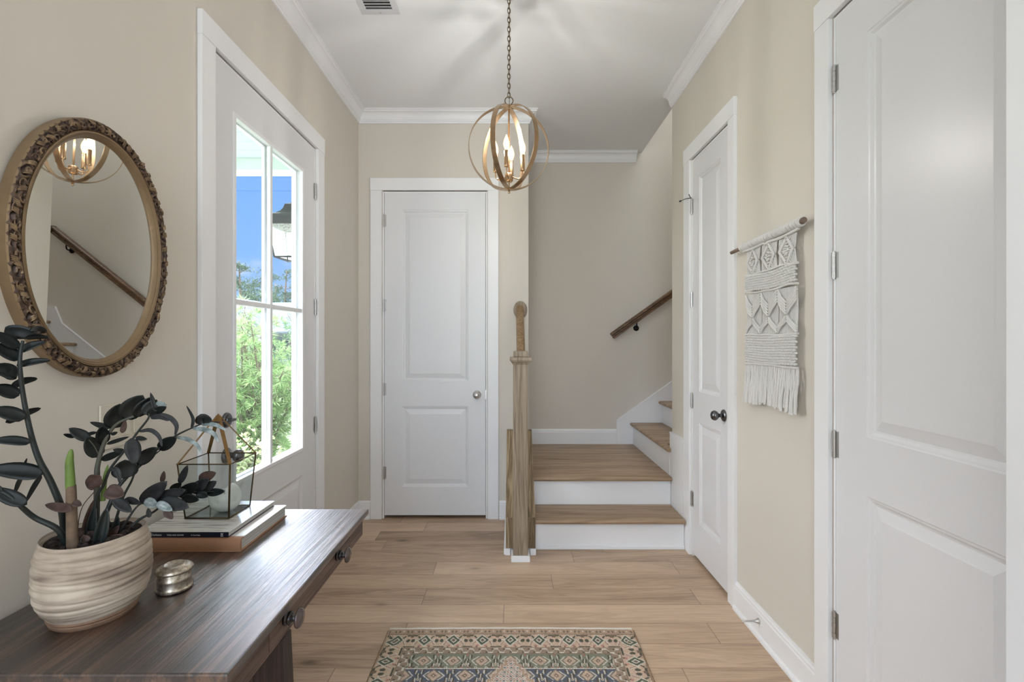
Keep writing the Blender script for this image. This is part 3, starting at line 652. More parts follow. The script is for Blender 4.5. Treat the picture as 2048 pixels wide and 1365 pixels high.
# loop, chain, canopy
bm = BM()
tube(bm, [(PX+0.020*math.cos(t), PY, CZ+R*1.03+0.034+0.020*math.sin(t)) for t in [2*PI*k/28 for k in range(29)]], 0.0026, 8, caps=False); obj('loop', bm, M_chain, pd, smooth=True)
chain = bpy.data.objects.new('chain', None); COL.objects.link(chain); chain.parent = pd; chain.location = (0, 0, -0.28)
z = CZ+R*1.03+0.045; k = 0; first = None
while z < H-0.03:
    if first is None:
        bm = BM(); pts = []
        for i in range(21):
            t = 2*PI*i/20; pts.append((0.0078*math.cos(t), 0, 0.015+(0.015 if math.sin(t) >= 0 else 0.015)*math.sin(t)))
        tube(bm, [Vector(p)+Vector((PX, PY, z)) for p in pts], 0.0019, 8, caps=False)
        first = obj('chain_link', bm, M_chain, chain, smooth=True); o = first
    else:
        o = first.copy(); COL.objects.link(o); o.parent = chain
    o.location = (0, 0, z-wloc(chain).z); o.rotation_euler = (0, 0, math.radians(25 if k % 2 == 0 else 112))
    z += 0.0232; k += 1
bm = BM(); lathe(bm, [(0, -0.016), (0.008, -0.016), (0.012, -0.014), (0.05, -0.010), (0.060, -0.004), (0.061, 0), (0, 0)], Matrix.Translation((PX, PY, H)), 36)
obj('canopy', bm, M_lampmetal, pd, smooth=True)
bm = BM(); tube(bm, [(PX+0.003, PY, H-0.03), (PX+0.004, PY, 2.8), (PX+0.002, PY, CZ+R*1.03)], 0.0014, 6); obj('cord', bm, M_solder, pd)

# ------------------------------------------------------------------ ceiling vent
vt = thing('ceiling_vent', (-0.69, 2.35, H), 'white slotted air vent in the ceiling', 'vent', kind='structure')
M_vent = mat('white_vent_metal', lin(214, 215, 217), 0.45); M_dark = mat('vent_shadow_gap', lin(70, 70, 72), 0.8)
x0, x1, y0, y1 = -0.79, -0.590, 2.115, 2.545
bm = BM()
for a in ((x0, x1, y0, y0+0.035), (x0, x1, y1-0.037, y1), (x0, x0+0.032, y0+0.035, y1-0.037), (x1-0.032, x1, y0+0.035, y1-0.037)): box(bm, *a, H-0.006, H)
obj('frame', bm, M_vent, vt, bevel=0.002)
bm = BM(); box(bm, x0+0.03, x1-0.03, y0+0.033, y1-0.035, H-0.0012, H-0.0002); obj('duct_shade', bm, M_dark, vt)  # dark sheet standing in for the shade between the slats
yy = y0+0.045
while yy < y1-0.045:
    bm = BM(); hexa(bm, [(x0+0.032, yy, H-0.006), (x1-0.032, yy, H-0.006), (x1-0.032, yy+0.009, H-0.0045), (x0+0.032, yy+0.009, H-0.0045), (x0+0.032, yy+0.002, H-0.0045), (x1-0.032, yy+0.002, H-0.0045), (x1-0.032, yy+0.011, H-0.003), (x0+0.032, yy+0.011, H-0.003)])
    obj('slat', bm, M_vent, vt); yy += 0.0215
bm = BM(); lathe(bm, [(0, -0.0075), (0.004, -0.0068), (0.004, -0.006), (0, -0.006)], Matrix.Translation((-0.69, y1-0.013, H)), 12); obj('screw', bm, M_nickel, vt)

# ------------------------------------------------------------------ console table
TZ = 0.716; TX0, TX1, TY0, TY1 = -1.148, -0.533, 0.904, 1.796
tb = thing('console_table', (-0.84, 1.35, 0), 'dark walnut console table against the wall by the entry door', 'table')
bm = BM(); box(bm, TX0, TX1, TY0, TY1, TZ-0.020, TZ); obj('tabletop', bm, M_table, tb, bevel=0.004)
AX = -0.552
bm = BM(); AZ0, AZ1 = 0.625, TZ-0.0205
for (a, b) in ((TY0+0.008, 1.0962), (1.6432, TY1-0.012)): box(bm, AX-0.02, AX, a, b, AZ0, AZ1)
box(bm, AX-0.02, AX, 1.0962, 1.6432, AZ0, AZ0+0.006)
box(bm, TX0+0.01, AX-0.02, TY0+0.008, TY0+0.028, AZ0, AZ1); box(bm, TX0+0.01, AX-0.02, TY1-0.032, TY1-0.012, AZ0, AZ1); box(bm, TX0+0.01, TX0+0.03, TY0+0.028, TY1-0.032, AZ0, AZ1)
obj('apron', bm, M_tside, tb, bevel=0.0015)
dr = None
bm = BM(); box(bm, AX-0.02, AX+0.0006, 1.0975, 1.6420, AZ0+0.0068, AZ1-0.0008); box(bm, TX0+0.05, AX-0.02, 1.11, 1.63, AZ0+0.0068, AZ1-0.02); dr = obj('drawer', bm, M_tside, tb, bevel=0.001)
M_knob = mat('dark_lacquered_wood_knob', lin(72, 56, 52), 0.25, coat=0.6, vary=0.2)
M_kn2 = mat('black_knob_neck', lin(20, 18, 20), 0.25, coat=0.5)
for (y, z) in ((1.518, 0.667), (1.172, 0.668)):
    bm = BM(); lathe(bm, [(0, 0.0262), (0.008, 0.0262), (0.012, 0.028), (0.0225, 0.0315), (0.0238, 0.035), (0.0205, 0.0395), (0.012, 0.0435), (0, 0.045)], axisM((AX+0.0006, y, z), (1, 0, 0)), 32)
    kb = obj('knob', bm, M_knob, dr, smooth=True, angle=60)
    bm = BM(); lathe(bm, [(0, 0), (0.016, 0), (0.018, 0.005), (0.0145, 0.009), (0.0165, 0.013), (0.014, 0.017), (0.009, 0.020), (0.008, 0.0268), (0, 0.0268)], axisM((AX+0.0008, y, z), (1, 0, 0)), 24)
    obj('knob_neck', bm, M_kn2, dr, smooth=True, angle=60)
def leg(x0, x1, y0, y1, dx0, dx1, name='leg', zb=0.0):
    bm = BM(); hexa(bm, [(x0+dx0, y0, zb), (x1+dx1, y0, zb), (x1+dx1, y1, zb), (x0+dx0, y1, zb), (x0, y0, AZ0-0.0005), (x1, y0, AZ0-0.0005), (x1, y1, AZ0-0.0005), (x0, y1, AZ0-0.0005)])
    obj(name, bm, M_tleg, tb, bevel=0.003)
leg(-0.62, -0.549, 1.150, 1.202, 0.02, 0.03, zb=0.0092); leg(TX0+0.02, TX0+0.09, 1.150, 1.202, 0, 0)
leg(-0.80, -0.74, 1.53, 1.58, 0.0, 0.0); leg(TX0+0.02, TX0+0.09, 1.53, 1.58, 0, 0)
bm = BM(); box(bm, TX0+0.095, -0.625, 1.165, 1.19, 0.12, AZ0-0.001); obj('side_panel', bm, M_tleg, tb)
bm = BM(); box(bm, TX0+0.095, -0.805, 1.54, 1.565, 0.12, AZ0-0.001); obj('side_panel', bm, M_tleg, tb)
bm = BM(); box(bm, -0.93, -0.88, 1.1905, 1.5395, 0.14, 0.2); obj('stretcher', bm, M_tleg, tb)

# ------------------------------------------------------------------ plant pot
PC = Vector((-0.9586, 1.109, TZ))
pot = thing('potted_plant', PC, 'dark-leaved plant in a ribbed beige clay pot on the table', 'potted plant')
def clay():
    m = bpy.data.materials.new('ribbed_beige_clay'); m.use_nodes = True; nt = m.node_tree; b = nt.nodes['Principled BSDF']
    tc = N(nt, 'ShaderNodeTexCoord'); mp = N(nt, 'ShaderNodeMapping'); mp.inputs['Scale'].default_value = (5, 5, 70); L(nt, tc.outputs['Object'], mp.inputs[0])
    n = N(nt, 'ShaderNodeTexNoise', i_Scale=1.0, i_Detail=5.0, i_Distortion=0.5); L(nt, mp.outputs[0], n.inputs['Vector'])
    n2 = N(nt, 'ShaderNodeTexNoise', i_Scale=14.0, i_Detail=5.0); L(nt, tc.outputs['Object'], n2.inputs['Vector'])
    r = ramp(nt, n.outputs['Fac'], [(0.30, lin(126, 112, 102)), (0.43, lin(178, 163, 147)), (0.62, lin(210, 197, 180))])
    mx = N(nt, 'ShaderNodeMix', data_type='RGBA', blend_type='MULTIPLY'); mx.inputs[0].default_value = 0.55
    r2 = ramp(nt, n2.outputs['Fac'], [(0.35, lin(190, 180, 176)), (0.6, (1, 1, 1))]); L(nt, r.outputs[0], mx.inputs[6]); L(nt, r2.outputs[0], mx.inputs[7])
    L(nt, mx.outputs[2], b.inputs['Base Color']); b.inputs['Roughness'].default_value = 0.8
    bp = N(nt, 'ShaderNodeBump', i_Strength=0.5, i_Distance=0.003); L(nt, n.outputs['Fac'], bp.inputs['Height']); L(nt, bp.outputs[0], b.inputs['Normal']); return m
M_clay = clay(); M_foot = mat('brown_clay_foot', lin(128, 100, 80), 0.75, vary=0.25, vscale=30, bump=0.4, bscale=60)
def potr(t):     # outer radius by height fraction
    return float(np.interp(t, [0, 0.06, 0.15, 0.3, 0.5, 0.7, 0.85, 0.95, 1], [0.083, 0.089, 0.0980, 0.1045, 0.1070, 0.1050, 0.1005, 0.0965, 0.0945]))
ridge_h = [0.1, 0.185, 0.26, 0.35, 0.42, 0.50, 0.585, 0.66, 0.735, 0.80, 0.865, 0.93]
bm = BM(); prof = []
for i in range(111):
    t = i/110; prof.append((t, t))
rv = np.random.default_rng(3); ph = rv.uniform(0, 6.28, 12); am = rv.uniform(0.6, 1.2, 12)
def pot_warp(a, t, h):
    r = potr(t)
    for k, c in enumerate(ridge_h):
        cc = c+0.012*math.sin(a+ph[k])+0.006*math.sin(3*a+ph[k]*2)
        d = (t-cc)/0.034
        if abs(d) < 3: r += (0.0023*am[k]*(0.75+0.4*math.sin(2*a+ph[k])))*math.exp(-(d if d > 0 else d*1.0)**2) - 0.0012*math.exp(-((d+1.1)*1.6)**2)
    return r, 0.020+t*(0.185-0.020)+0.002*math.sin(a*2+1)*t
rings = []
for (t, _) in prof:
    rings.append([bm.verts.new(PC+Vector((pot_warp(2*PI*k/96, t, 0)[0]*math.cos(2*PI*k/96), pot_warp(2*PI*k/96, t, 0)[0]*math.sin(2*PI*k/96), pot_warp(2*PI*k/96, t, 0)[1]))) for k in range(96)])
for (r, h) in ((0.0935, 0.187), (0.0900, 0.185), (0.088, 0.175), (0.088, 0.12)):
    rings.append([bm.verts.new(PC+Vector((r*math.cos(2*PI*k/96), r*math.sin(2*PI*k/96), h+0.002*math.sin(2*PI*k/48+1)))) for k in range(96)])
for i in range(len(rings)-1):
    for k in range(96): bm.faces.new((rings[i][k], rings[i][(k+1) % 96], rings[i+1][(k+1) % 96], rings[i+1][k]))
bm.faces.new(rings[0]); obj('pot', bm, M_clay, pot, smooth=True, angle=70)
bm = BM(); lathe(bm, [(0, 0), (0.076, 0), (0.080, 0.004), (0.082, 0.010), (0.080, 0.0125), (0.084, 0.016), (0.083, 0.0205), (0, 0.0205)], Matrix.Translation(PC), 64)
obj('pot_foot', bm, M_foot, pot, smooth=True)
M_soil = mat('dark_potting_soil', lin(42, 34, 30), 0.95, bump=1.0, bscale=90, vary=0.4, vscale=40)
bm = BM(); rr2 = []
for j in range(13):
    r = 0.0875*j/12
    rr2.append([bm.verts.new(PC+Vector((r*math.cos(2*PI*k/40), r*math.sin(2*PI*k/40), 0.174+0.005*random.random()))) for k in range(40)] if j else [bm.verts.new(PC+Vector((0, 0, 0.176)))])
for j in range(1, 13):
    for k in range(40):
        if j == 1: bm.faces.new((rr2[0][0], rr2[1][k], rr2[1][(k+1) % 40]))
        else: bm.faces.new((rr2[j-1][k], rr2[j-1][(k+1) % 40], rr2[j][(k+1) % 40], rr2[j][k]))
for _ in range(60):
    a, r = random.random()*6.28, random.random()**0.6*0.076; c = PC+Vector((r*math.cos(a), r*math.sin(a), 0.179)); s = random.uniform(0.004, 0.009)
    q = bmesh.ops.create_icosphere(bm, subdivisions=1, radius=s, matrix=Matrix.Translation(c) @ Matrix.Rotation(random.random()*3, 4, 'Y'))
obj('soil', bm, M_soil, pot)

def leafmat(name, dark, lite, rough=0.3, coat=0.3):
    m = bpy.data.materials.new(name); m.use_nodes = True; nt = m.node_tree; b = nt.nodes['Principled BSDF']
    tc = N(nt, 'ShaderNodeTexCoord'); n = N(nt, 'ShaderNodeTexNoise', i_Scale=45.0, i_Detail=5.0); L(nt, tc.outputs['Object'], n.inputs['Vector'])
    r = ramp(nt, n.outputs['Fac'], [(0.35, dark), (0.72, lite)]); L(nt, r.outputs[0], b.inputs['Base Color'])
    b.inputs['Roughness'].default_value = rough; b.inputs['Coat Weight'].default_value = coat; b.inputs['Coat Roughness'].default_value = 0.15; b.inputs['Specular IOR Level'].default_value = 0.34; return m
M_lf = leafmat('near_black_green_leaf', lin(9, 15, 15), lin(22, 30, 29), 0.40, 0.0)
M_lg = leafmat('slate_grey_leaf', lin(26, 30, 33), lin(54, 54, 54), 0.48, 0.0)
M_lb = leafmat('withered_brown_leaf', lin(58, 42, 38), lin(96, 74, 66), 0.55, 0.05)
M_ls = leafmat('pale_shining_leaf', lin(96, 110, 112), lin(176, 188, 188), 0.25)
M_stem = mat('dark_green_stem', lin(30, 38, 37), 0.45, vary=0.25, vscale=20)
M_stemg = mat('grey_green_stem', lin(78, 78, 68), 0.5, vary=0.2, vscale=20)
M_stub = mat('brown_papery_stem', lin(108, 90, 74), 0.75, vary=0.3, vscale=40, bump=0.4, bscale=80)
M_bud = mat('bright_green_bud', lin(104, 130, 60), 0.6, vary=0.18, vscale=30)

def leaf(parent, pts, wid, m=None, curl=0.25, nd=None, name='leaf', roll=0.0):
    """a pointed oval leaf along the world points pts, wid wide, with a midrib fold"""
    c = catmull(pts, 5) if len(pts) > 2 else [Vector(pts[0]).lerp(Vector(pts[1]), i/10) for i in range(11)]
    n = len(c)-1; bm = BM(); rows = []
    for i, p in enumerate(c):
        t = i/n; d = (c[min(i+1, n)]-c[max(i-1, 0)]).normalized()
        vw = (Vector((0, 0, EYE))-p).normalized() if nd is None else Vector(nd)
        vw = Matrix.Rotation(roll, 3, d) @ vw
        sx = d.cross(vw)
        if sx.length < 1e-4: sx = Vector((0, 0, 1))
        sx.normalize(); up = sx.cross(d).normalized()
        ww = wid*0.56*(math.sin(PI*min(1, t**0.80))**0.62)*(1-0.12*t)+0.0003
        row = []
        for s in (-1, -0.55, 0, 0.55, 1):
            row.append(bm.verts.new(p+sx*ww*s+up*(ww*curl*abs(s)**1.3-0.10*wid*math.sin(PI*t))))
        rows.append(row)
    th = 0.0005
    for i in range(n):
        for k in range(4):
            f = bm.faces.new((rows[i][k], rows[i][k+1], rows[i+1][k+1], rows[i+1][k])); f.smooth = True
    o = obj(name, bm, m or M_lf, parent, smooth=True, angle=80, recalc=False)
    sm = o.modifiers.new('thick', 'SOLIDIFY'); sm.thickness = 0.0011; sm.offset = 0
    return o
def stem(pts, r0, r1, m=None, depth=None):
    """pts = (px, py, y)"""
    c = catmull([P(*p) for p in pts], 6); n = len(c)
    bm = BM(); tube(bm, c, [r0+(r1-r0)*i/(n-1) for i in range(n)], 10)
    return obj('stem', bm, m or M_stem, pot, smooth=True)
def LF(st_, a, b, w, y, m=None, mid=None, dy=0.0, curl=0.25, roll=0.0):
    pts = [P(a[0], a[1], y)]
    if mid is not None: pts += [P(q[0], q[1], y+dy*0.5) for q in (mid if isinstance(mid[0], (tuple, list)) else [mid])]
    pts.append(P(b[0], b[1], y+dy)); leaf(st_, pts, w*y/F, m, curl, roll=roll)
# tall stem on the left
s1 = stem([(137, 1110, 1.10), (129, 1062, 1.08), (122, 1015, 1.06), (101, 963, 1.045), (77, 917, 1.03), (61, 865, 1.02), (47, 795, 1.01), (40, 734, 1.0), (42, 700, 1.0), (46, 682, 1.0)], 0.0080, 0.0026)
for a, b, w, dy, roll in (((8, 664), (75, 672), 27, 0.02, 0.2), ((60, 659), (93, 663), 13, 0.05, 0.6), ((50, 676), (97, 676), 11, 0.03, 0.5), ((36, 704), (91, 684), 15, 0.02, -0.5), ((37, 697), (-14, 666), 22, -0.03, 0.5),
        ((40, 720), (-16, 690), 25, -0.03, 0.4), ((36, 750), (-16, 741), 36, -0.04, 0.7), ((33, 732), (101, 721), 14, 0.03, -0.5), ((22, 773), (75, 758), 15, 0.05, 0.5), ((38, 792), (-16, 776), 26, -0.03, 0.4),
        ((50, 838), (-16, 820), 26, -0.03, 0.3), ((11, 846), (82, 817), 15, 0.05, 0.4), ((61, 886), (-16, 882), 18, -0.03, 0.4), ((85, 950), (-22, 939), 32, -0.03, 0.3), ((83, 951), (51, 1006), 8, 0.02, 0.2), ((43, 955), (28, 991), 7, 0.02, 0.2), ((43, 953), (54, 917), 4, 0.02, 0)):
    LF(s1, a, b, w, 1.005 if a[1] < 900 else 1.03, dy=dy, roll=roll, mid=((a[0]+b[0])/2, (a[1]+b[1])/2-3))
s2 = stem([(140, 1110, 1.07), (118, 1062, 1.04), (71, 1037, 1.02), (46, 1017, 1.0), (25, 997, 0.99), (-4, 979, 0.98)], 0.0065, 0.0035)
LF(s2, (54, 1010), (-22, 976), 25, 0.995, dy=-0.02); LF(s2, (4, 984), (-10, 968), 7, 0.98)
# brown stub with green bud
c = [P(146, 1112, 1.045), P(144, 1060, 1.045), P(143, 1010, 1.045), P(142, 972, 1.045)]
bm = BM(); tube(bm, c, [0.0115, 0.0100, 0.0095, 0.0088], 14); sb = obj('stem', bm, M_stub, pot, smooth=True, label='thick brown papery stem')
c = catmull([P(141, 976, 1.045), P(140, 950, 1.045), P(139, 925, 1.045), P(141, 910, 1.045), P(143, 899, 1.045)], 4)
bm = BM(); tube(bm, c, [0.0089, 0.0089, 0.0088, 0.0086, 0.0084, 0.0082, 0.008, 0.0078, 0.0074, 0.007, 0.0066, 0.0062, 0.0056, 0.005, 0.004, 0.0028, 0.0008], 12); obj('bud', bm, M_bud, sb, smooth=True, label='bright green shoot tip')
LF(sb, (145, 1020), (90, 1010), 16, 1.03, M_lb, curl=0.5)
LF(sb, (146, 1005), (163, 1012), 12, 1.035, M_lb, curl=0.6)
# middle stem with broad leaves
s3 = stem([(190, 1105, 1.12), (193, 1040, 1.11), (194, 955, 1.10), (195, 934, 1.10), (202.6, 903, 1.10), (211, 881, 1.10), (223, 860, 1.10), (241, 844, 1.10), (276, 831, 1.11), (309, 826, 1.12)], 0.0068, 0.0022, M_stemg)
for a, b, w, m, dy, roll in (((225, 858), (240, 808), 34, M_lf, -0.01, 0.1), ((246, 839), (286, 791), 37, M_lf, 0, 0.1), ((268, 834), (307, 794), 24, M_lf, 0.01, 0.3), ((286, 829), (314, 800), 22, M_lf, 0.01, 0), ((294, 831), (333, 814), 17, M_lf, 0.0, 0.2),
        ((312, 806), (333, 811), 9, M_ls, 0.0, 0), ((313, 826), (301, 786), 8, M_lf, 0.0, 0), ((221, 857), (180, 845), 10, M_lf, 0, 0.2), ((207, 888), (204, 853), 21, M_lf, -0.02, 0), ((180, 880), (138, 857), 19, M_lf, -0.02, 0.1), ((199, 915), (174, 873), 28, M_lf, -0.02, 0.1),
        ((150, 875), (127, 869), 7, M_lf, -0.02, 0), ((175, 869), (194, 865), 6, M_lf, 0, 0), ((213, 889), (258, 874), 7, M_lf, 0, 0), ((222, 870), (235, 865), 6, M_lf, 0, 0), ((244, 867), (251, 842), 9, M_lb, 0, 0), ((202, 921), (245, 903), 13, M_lf, 0, 0.2)):
    LF(s3, a, b, w, 1.10, m, dy=dy, roll=roll, curl=0.18)
bm = BM(); tube(bm, catmull([P(199, 915, 1.1), P(190, 895, 1.09), P(178, 880, 1.08)], 4), 0.0012, 6); obj('petiole', bm, M_stemg, s3, smooth=True)
# thinner stem
s4 = stem([(186, 1100, 1.10), (192, 1002, 1.09), (207, 971, 1.09), (221, 938, 1.09), (248, 903, 1.09), (276, 864, 1.09), (295, 840, 1.09), (299, 828, 1.09)], 0.0038, 0.0018)
LF(s4, (262, 877), (271, 930), 25, 1.085, M_lg, curl=0.15); LF(s4, (271, 876), (294, 879), 8, 1.09)
LF(s4, (278, 864), (324, 894), 7, 1.09, M_lg, mid=((301, 861), (318, 874))); LF(s4, (301, 836), (338, 842), 9, 1.09, M_lg, mid=(320, 834)); LF(s4, (319, 828), (350, 872), 8, 1.09, M_lg, mid=((340, 836), (353, 852)))
LF(s4, (221, 939), (240, 968), 9, 1.08, M_lg, mid=(236, 943)); LF(s4, (250, 904), (226, 900), 9, 1.09)
# long arching stem to the right
s5 = stem([(196, 1105, 1.10), (205, 1050, 1.10), (221, 1006, 1.10), (235, 977, 1.11), (250, 959, 1.12), (268, 940, 1.13), (297, 911, 1.15), (324, 893, 1.17), (352, 872, 1.19), (385, 856, 1.22), (412, 846, 1.25), (440, 845, 1.27)], 0.0056, 0.0012)
LF(s5, (250, 958), (250, 920), 40, 1.11, curl=0.1); LF(s5, (272, 929), (314, 895), 24, 1.13, M_lf, curl=0.15); LF(s5, (316, 899), (353, 875), 22, 1.165, M_lf, curl=0.15)
LF(s5, (350, 875), (404, 908), 7, 1.19, M_ls, mid=((375, 879), (394, 891))); LF(s5, (384, 857), (437, 886), 8, 1.22, M_ls, mid=((410, 860), (428, 869))); LF(s5, (401, 849), (453, 862), 7, 1.24, M_ls, mid=(430, 850))
LF(s5, (400, 850), (424, 843), 19, 1.24, M_lf, mid=(405, 838)); LF(s5, (383, 857), (373, 812), 5, 1.22, mid=(386, 838))
s6 = stem([(215, 1100, 1.13), (232, 1040, 1.13), (246, 996, 1.14), (262, 965, 1.15), (272, 942, 1.155), (289, 926, 1.16), (322, 900, 1.18)], 0.0034, 0.0014)
# low stems reaching towards the lantern
s7 = stem([(222, 1095, 1.12), (252, 1045, 1.14), (276, 1012, 1.16), (300, 1002, 1.18)], 0.0034, 0.0014)
s8 = stem([(235, 1090, 1.13), (272, 1045, 1.16), (311, 1022, 1.19), (336, 998, 1.22), (365, 985, 1.25), (400, 984, 1.28), (440, 984, 1.31)], 0.0036, 0.0010)
for a, b, w, m, y in (((281, 1008), (334, 963), 27, M_lg, 1.17), ((303, 1003), (372, 980), 23, M_lg, 1.19), ((320, 1002), (378, 1016), 25, M_lg, 1.18), ((290, 1000), (314, 1014), 17, M_ls, 1.165), ((313, 1006), (345, 1022), 15, M_ls, 1.165), ((227, 998), (263, 1025), 19, M_lg, 1.09), ((250, 998), (281, 1008), 12, M_lg, 1.11)):
    LF(s7, a, b, w, y, m, curl=0.2)
for a, b, w, m, y in (((340, 982), (363, 967), 13, M_lf, 1.24), ((356, 994), (396, 966), 22, M_lf, 1.255), ((364, 995), (398, 1001), 16, M_lf, 1.24), ((392, 987), (416, 994), 13, M_lf, 1.27), ((382, 986), (417, 958), 21, M_lg, 1.275), ((401, 984), (433, 963), 17, M_lg, 1.295),
        ((413, 987), (450, 983), 14, M_lf, 1.30), ((397, 960), (432, 946), 19, M_lb, 1.29), ((359, 968), (375, 931), 12, M_lg, 1.25), ((324, 966), (328, 943), 8, M_lb, 1.22), ((299, 1036), (296, 1017), 8, M_lg, 1.16), ((330, 1020), (345, 1039), 13, M_lb, 1.17)):
    LF(s8, a, b, w, y, m, curl=0.2)
bm = BM(); tube(bm, catmull([P(440, 984, 1.31), P(447, 985, 1.31), P(450, 988, 1.31)], 3), 0.0007, 5); obj('tip', bm, M_stem, s8)
# small second bud and withered leaves
bm = BM(); tube(bm, catmull([P(206, 1002, 1.11), P(208, 975, 1.11), P(211, 950, 1.11), P(216, 930, 1.11)], 4), [0.0052]*4+[0.005, 0.0048, 0.0046, 0.0044, 0.004, 0.0034, 0.0028, 0.002, 0.0006], 10); sb2 = obj('bud', bm, M_bud, pot, smooth=True, label='thin bright green shoot')
for a, b, w, y in (((190, 965), (172, 972), 24, 1.08), ((202, 953), (176, 972), 26, 1.07), ((212, 980), (248, 992), 27, 1.06), ((170, 1082), (188, 1000), 17, 1.09), ((212, 1085), (238, 1052), 14, 1.10), ((178, 1085), (160, 1060), 18, 1.08), ((200, 1090), (246, 1070), 16, 1.09), ((150, 1092), (172, 1078), 16, 1.07)):
    LF(s3, a, b, w, y, M_lb, curl=0.45)
for (x0_, y0_, x1_, y1_, w, yy) in ((196, 1095, 214, 1015, 20, 1.075), (176, 1095, 190, 1010, 16, 1.09), (224, 1090, 236, 1032, 14, 1.11)):
    LF(s5, (x0_, y0_), (x1_, y1_), w, yy, M_stem, curl=0.8)
bm = BM(); tube(bm, catmull([P(156, 1085, 1.06), P(157, 1045, 1.055), P(166, 1012, 1.055), P(188, 985, 1.06)], 5), 0.0009, 6); obj('twig', bm, M_lb, pot)
for k in range(9):
    a = random.uniform(120, 200); LF(s1, (a, 1086+random.uniform(-8, 12)), (a+random.uniform(-22, 22), 1076+random.uniform(-14, 14)), 14, 1.05+random.uniform(0, 0.06), M_soil if k % 2 else M_lb, curl=0.7)

# ------------------------------------------------------------------ silver box
SC = Vector((-0.850, 1.215, TZ))
bx_ = thing('trinket_box', SC, 'small round tarnished silver box with a lid', 'trinket box')
def silver():
    m = bpy.data.materials.new('tarnished_silver'); m.use_nodes = True; nt = m.node_tree; b = nt.nodes['Principled BSDF']; b.inputs['Metallic'].default_value = 0.95
    tc = N(nt, 'ShaderNodeTexCoord'); n = N(nt, 'ShaderNodeTexNoise', i_Scale=110.0, i_Detail=5.0); L(nt, tc.outputs['Object'], n.inputs['Vector'])
    r = ramp(nt, n.outputs['Fac'], [(0.35, lin(160, 148, 132)), (0.6, lin(206, 197, 184))]); L(nt, r.outputs[0], b.inputs['Base Color'])
    rr = ramp(nt, n.outputs['Fac'], [(0.35, (0.40,)*3), (0.7, (0.28,)*3)]); L(nt, rr.outputs[0], b.inputs['Roughness'])
    bp = N(nt, 'ShaderNodeBump', i_Strength=0.35, i_Distance=0.001); L(nt, n.outputs['Fac'], bp.inputs['Height']); L(nt, bp.outputs[0], b.inputs['Normal']); return m
M_silver = silver()
bm = BM(); lathe(bm, [(0, 0.003), (0.036, 0.003), (0.039, 0.004), (0.0395, 0.008), (0.037, 0.010), (0.0362, 0.012), (0.0365, 0.028), (0.0375, 0.031), (0.036, 0.034), (0.035, 0.046), (0, 0.046)], Matrix.Translation(SC), 56,
               warp=lambda a, r, h: (r*(1+(0.006*math.sin(18*a) if 0.010 < h < 0.03 else 0)), h)); body = obj('body', bm, M_silver, bx_, smooth=True, angle=50)
bm = BM()
for k in range(3):
    a = 2*PI*k/3-1.2; bmesh.ops.create_uvsphere(bm, u_segments=10, v_segments=6, radius=0.004, matrix=Matrix.Translation(SC+Vector((0.033*math.cos(a), 0.033*math.sin(a), 0.004))))
obj('foot', bm, M_silver, bx_, smooth=True)
bm = BM(); lathe(bm, [(0, 0.0465), (0.037, 0.0465), (0.0405, 0.049), (0.041, 0.052), (0.039, 0.056), (0.032, 0.060), (0.026, 0.0615), (0.025, 0.0635), (0.022, 0.0645), (0.020, 0.0630), (0, 0.0630)], Matrix.Translation(SC), 56); obj('lid', bm, M_silver, bx_, smooth=True, angle=50)

# ------------------------------------------------------------------ books
M_page = mat('book_page_edges', lin(206, 203, 198), 0.8, bump=0.0); M_tan = mat('tan_cloth_cover', lin(166, 122, 92), 0.55, bump=0.25, bscale=500, vary=0.05)
M_jack = mat('glossy_pale_cover', lin(214, 211, 205), 0.18, coat=0.6); M_navy = mat('navy_spine', lin(14, 20, 36), 0.3, coat=0.4); M_purp = mat('dark_purple_cover', lin(56, 40, 66), 0.35)
M_ink = mat('white_print', lin(225, 225, 228), 0.5); M_fold = mat('embossed_tan', lin(168, 122, 90), 0.5)
def pages_mat():
    m = bpy.data.materials.new('page_block'); m.use_nodes = True; nt = m.node_tree; b = nt.nodes['Principled BSDF']; b.inputs['Roughness'].default_value = 0.75
    tc = N(nt, 'ShaderNodeTexCoord'); mp = N(nt, 'ShaderNodeMapping'); mp.inputs['Scale'].default_value = (2, 2, 900); L(nt, tc.outputs['Object'], mp.inputs[0])
    n = N(nt, 'ShaderNodeTexNoise', i_Scale=1.0, i_Detail=2.0); L(nt, mp.outputs[0], n.inputs['Vector']); r = ramp(nt, n.outputs['Fac'], [(0.3, lin(160, 158, 154)), (0.7, lin(222, 220, 214))]); L(nt, r.outputs[0], b.inputs['Base Color']); return m
M_pages = pages_mat()
def text(body, size, loc, parent, m, ext=0.0002, name='lettering', font=None, sx=1.0):
    cu = bpy.data.curves.new(name, 'FONT'); cu.body = body; cu.size = size; cu.extrude = ext; cu.align_x = 'LEFT'
    o = bpy.data.objects.new(name, cu); COL.objects.link(o); dg = bpy.context.evaluated_depsgraph_get()
    me = bpy.data.meshes.new_from_object(o.evaluated_get(dg)); bpy.data.objects.remove(o)
    me.transform(Matrix.Rotation(PI/2, 4, 'X') @ Matrix.Diagonal((sx, 1, 1, 1)))
    o = bpy.data.objects.new(name, me); COL.objects.link(o); me.materials.clear(); me.materials.append(m)
    o.parent = parent; o.location = Vector(loc)-wloc(parent); return o
B1 = thing('book', (-0.965, 1.575, TZ), 'thick tan cloth-covered book under the thin pale one', 'book')
bx0, bx1, by0, by1 = -1.125, -0.803, 1.4275, 1.722; z0 = TZ+0.0003
bm = BM(); box(bm, bx0, bx1, by0, by1, z0, z0+0.0028); obj('cover', bm, M_tan, B1, bevel=0.001)
bm = BM(); box(bm, bx0+0.004, bx1-0.005, by0+0.006, by1-0.004, z0+0.003, z0+0.0362); obj('page_block', bm, M_pages, B1)
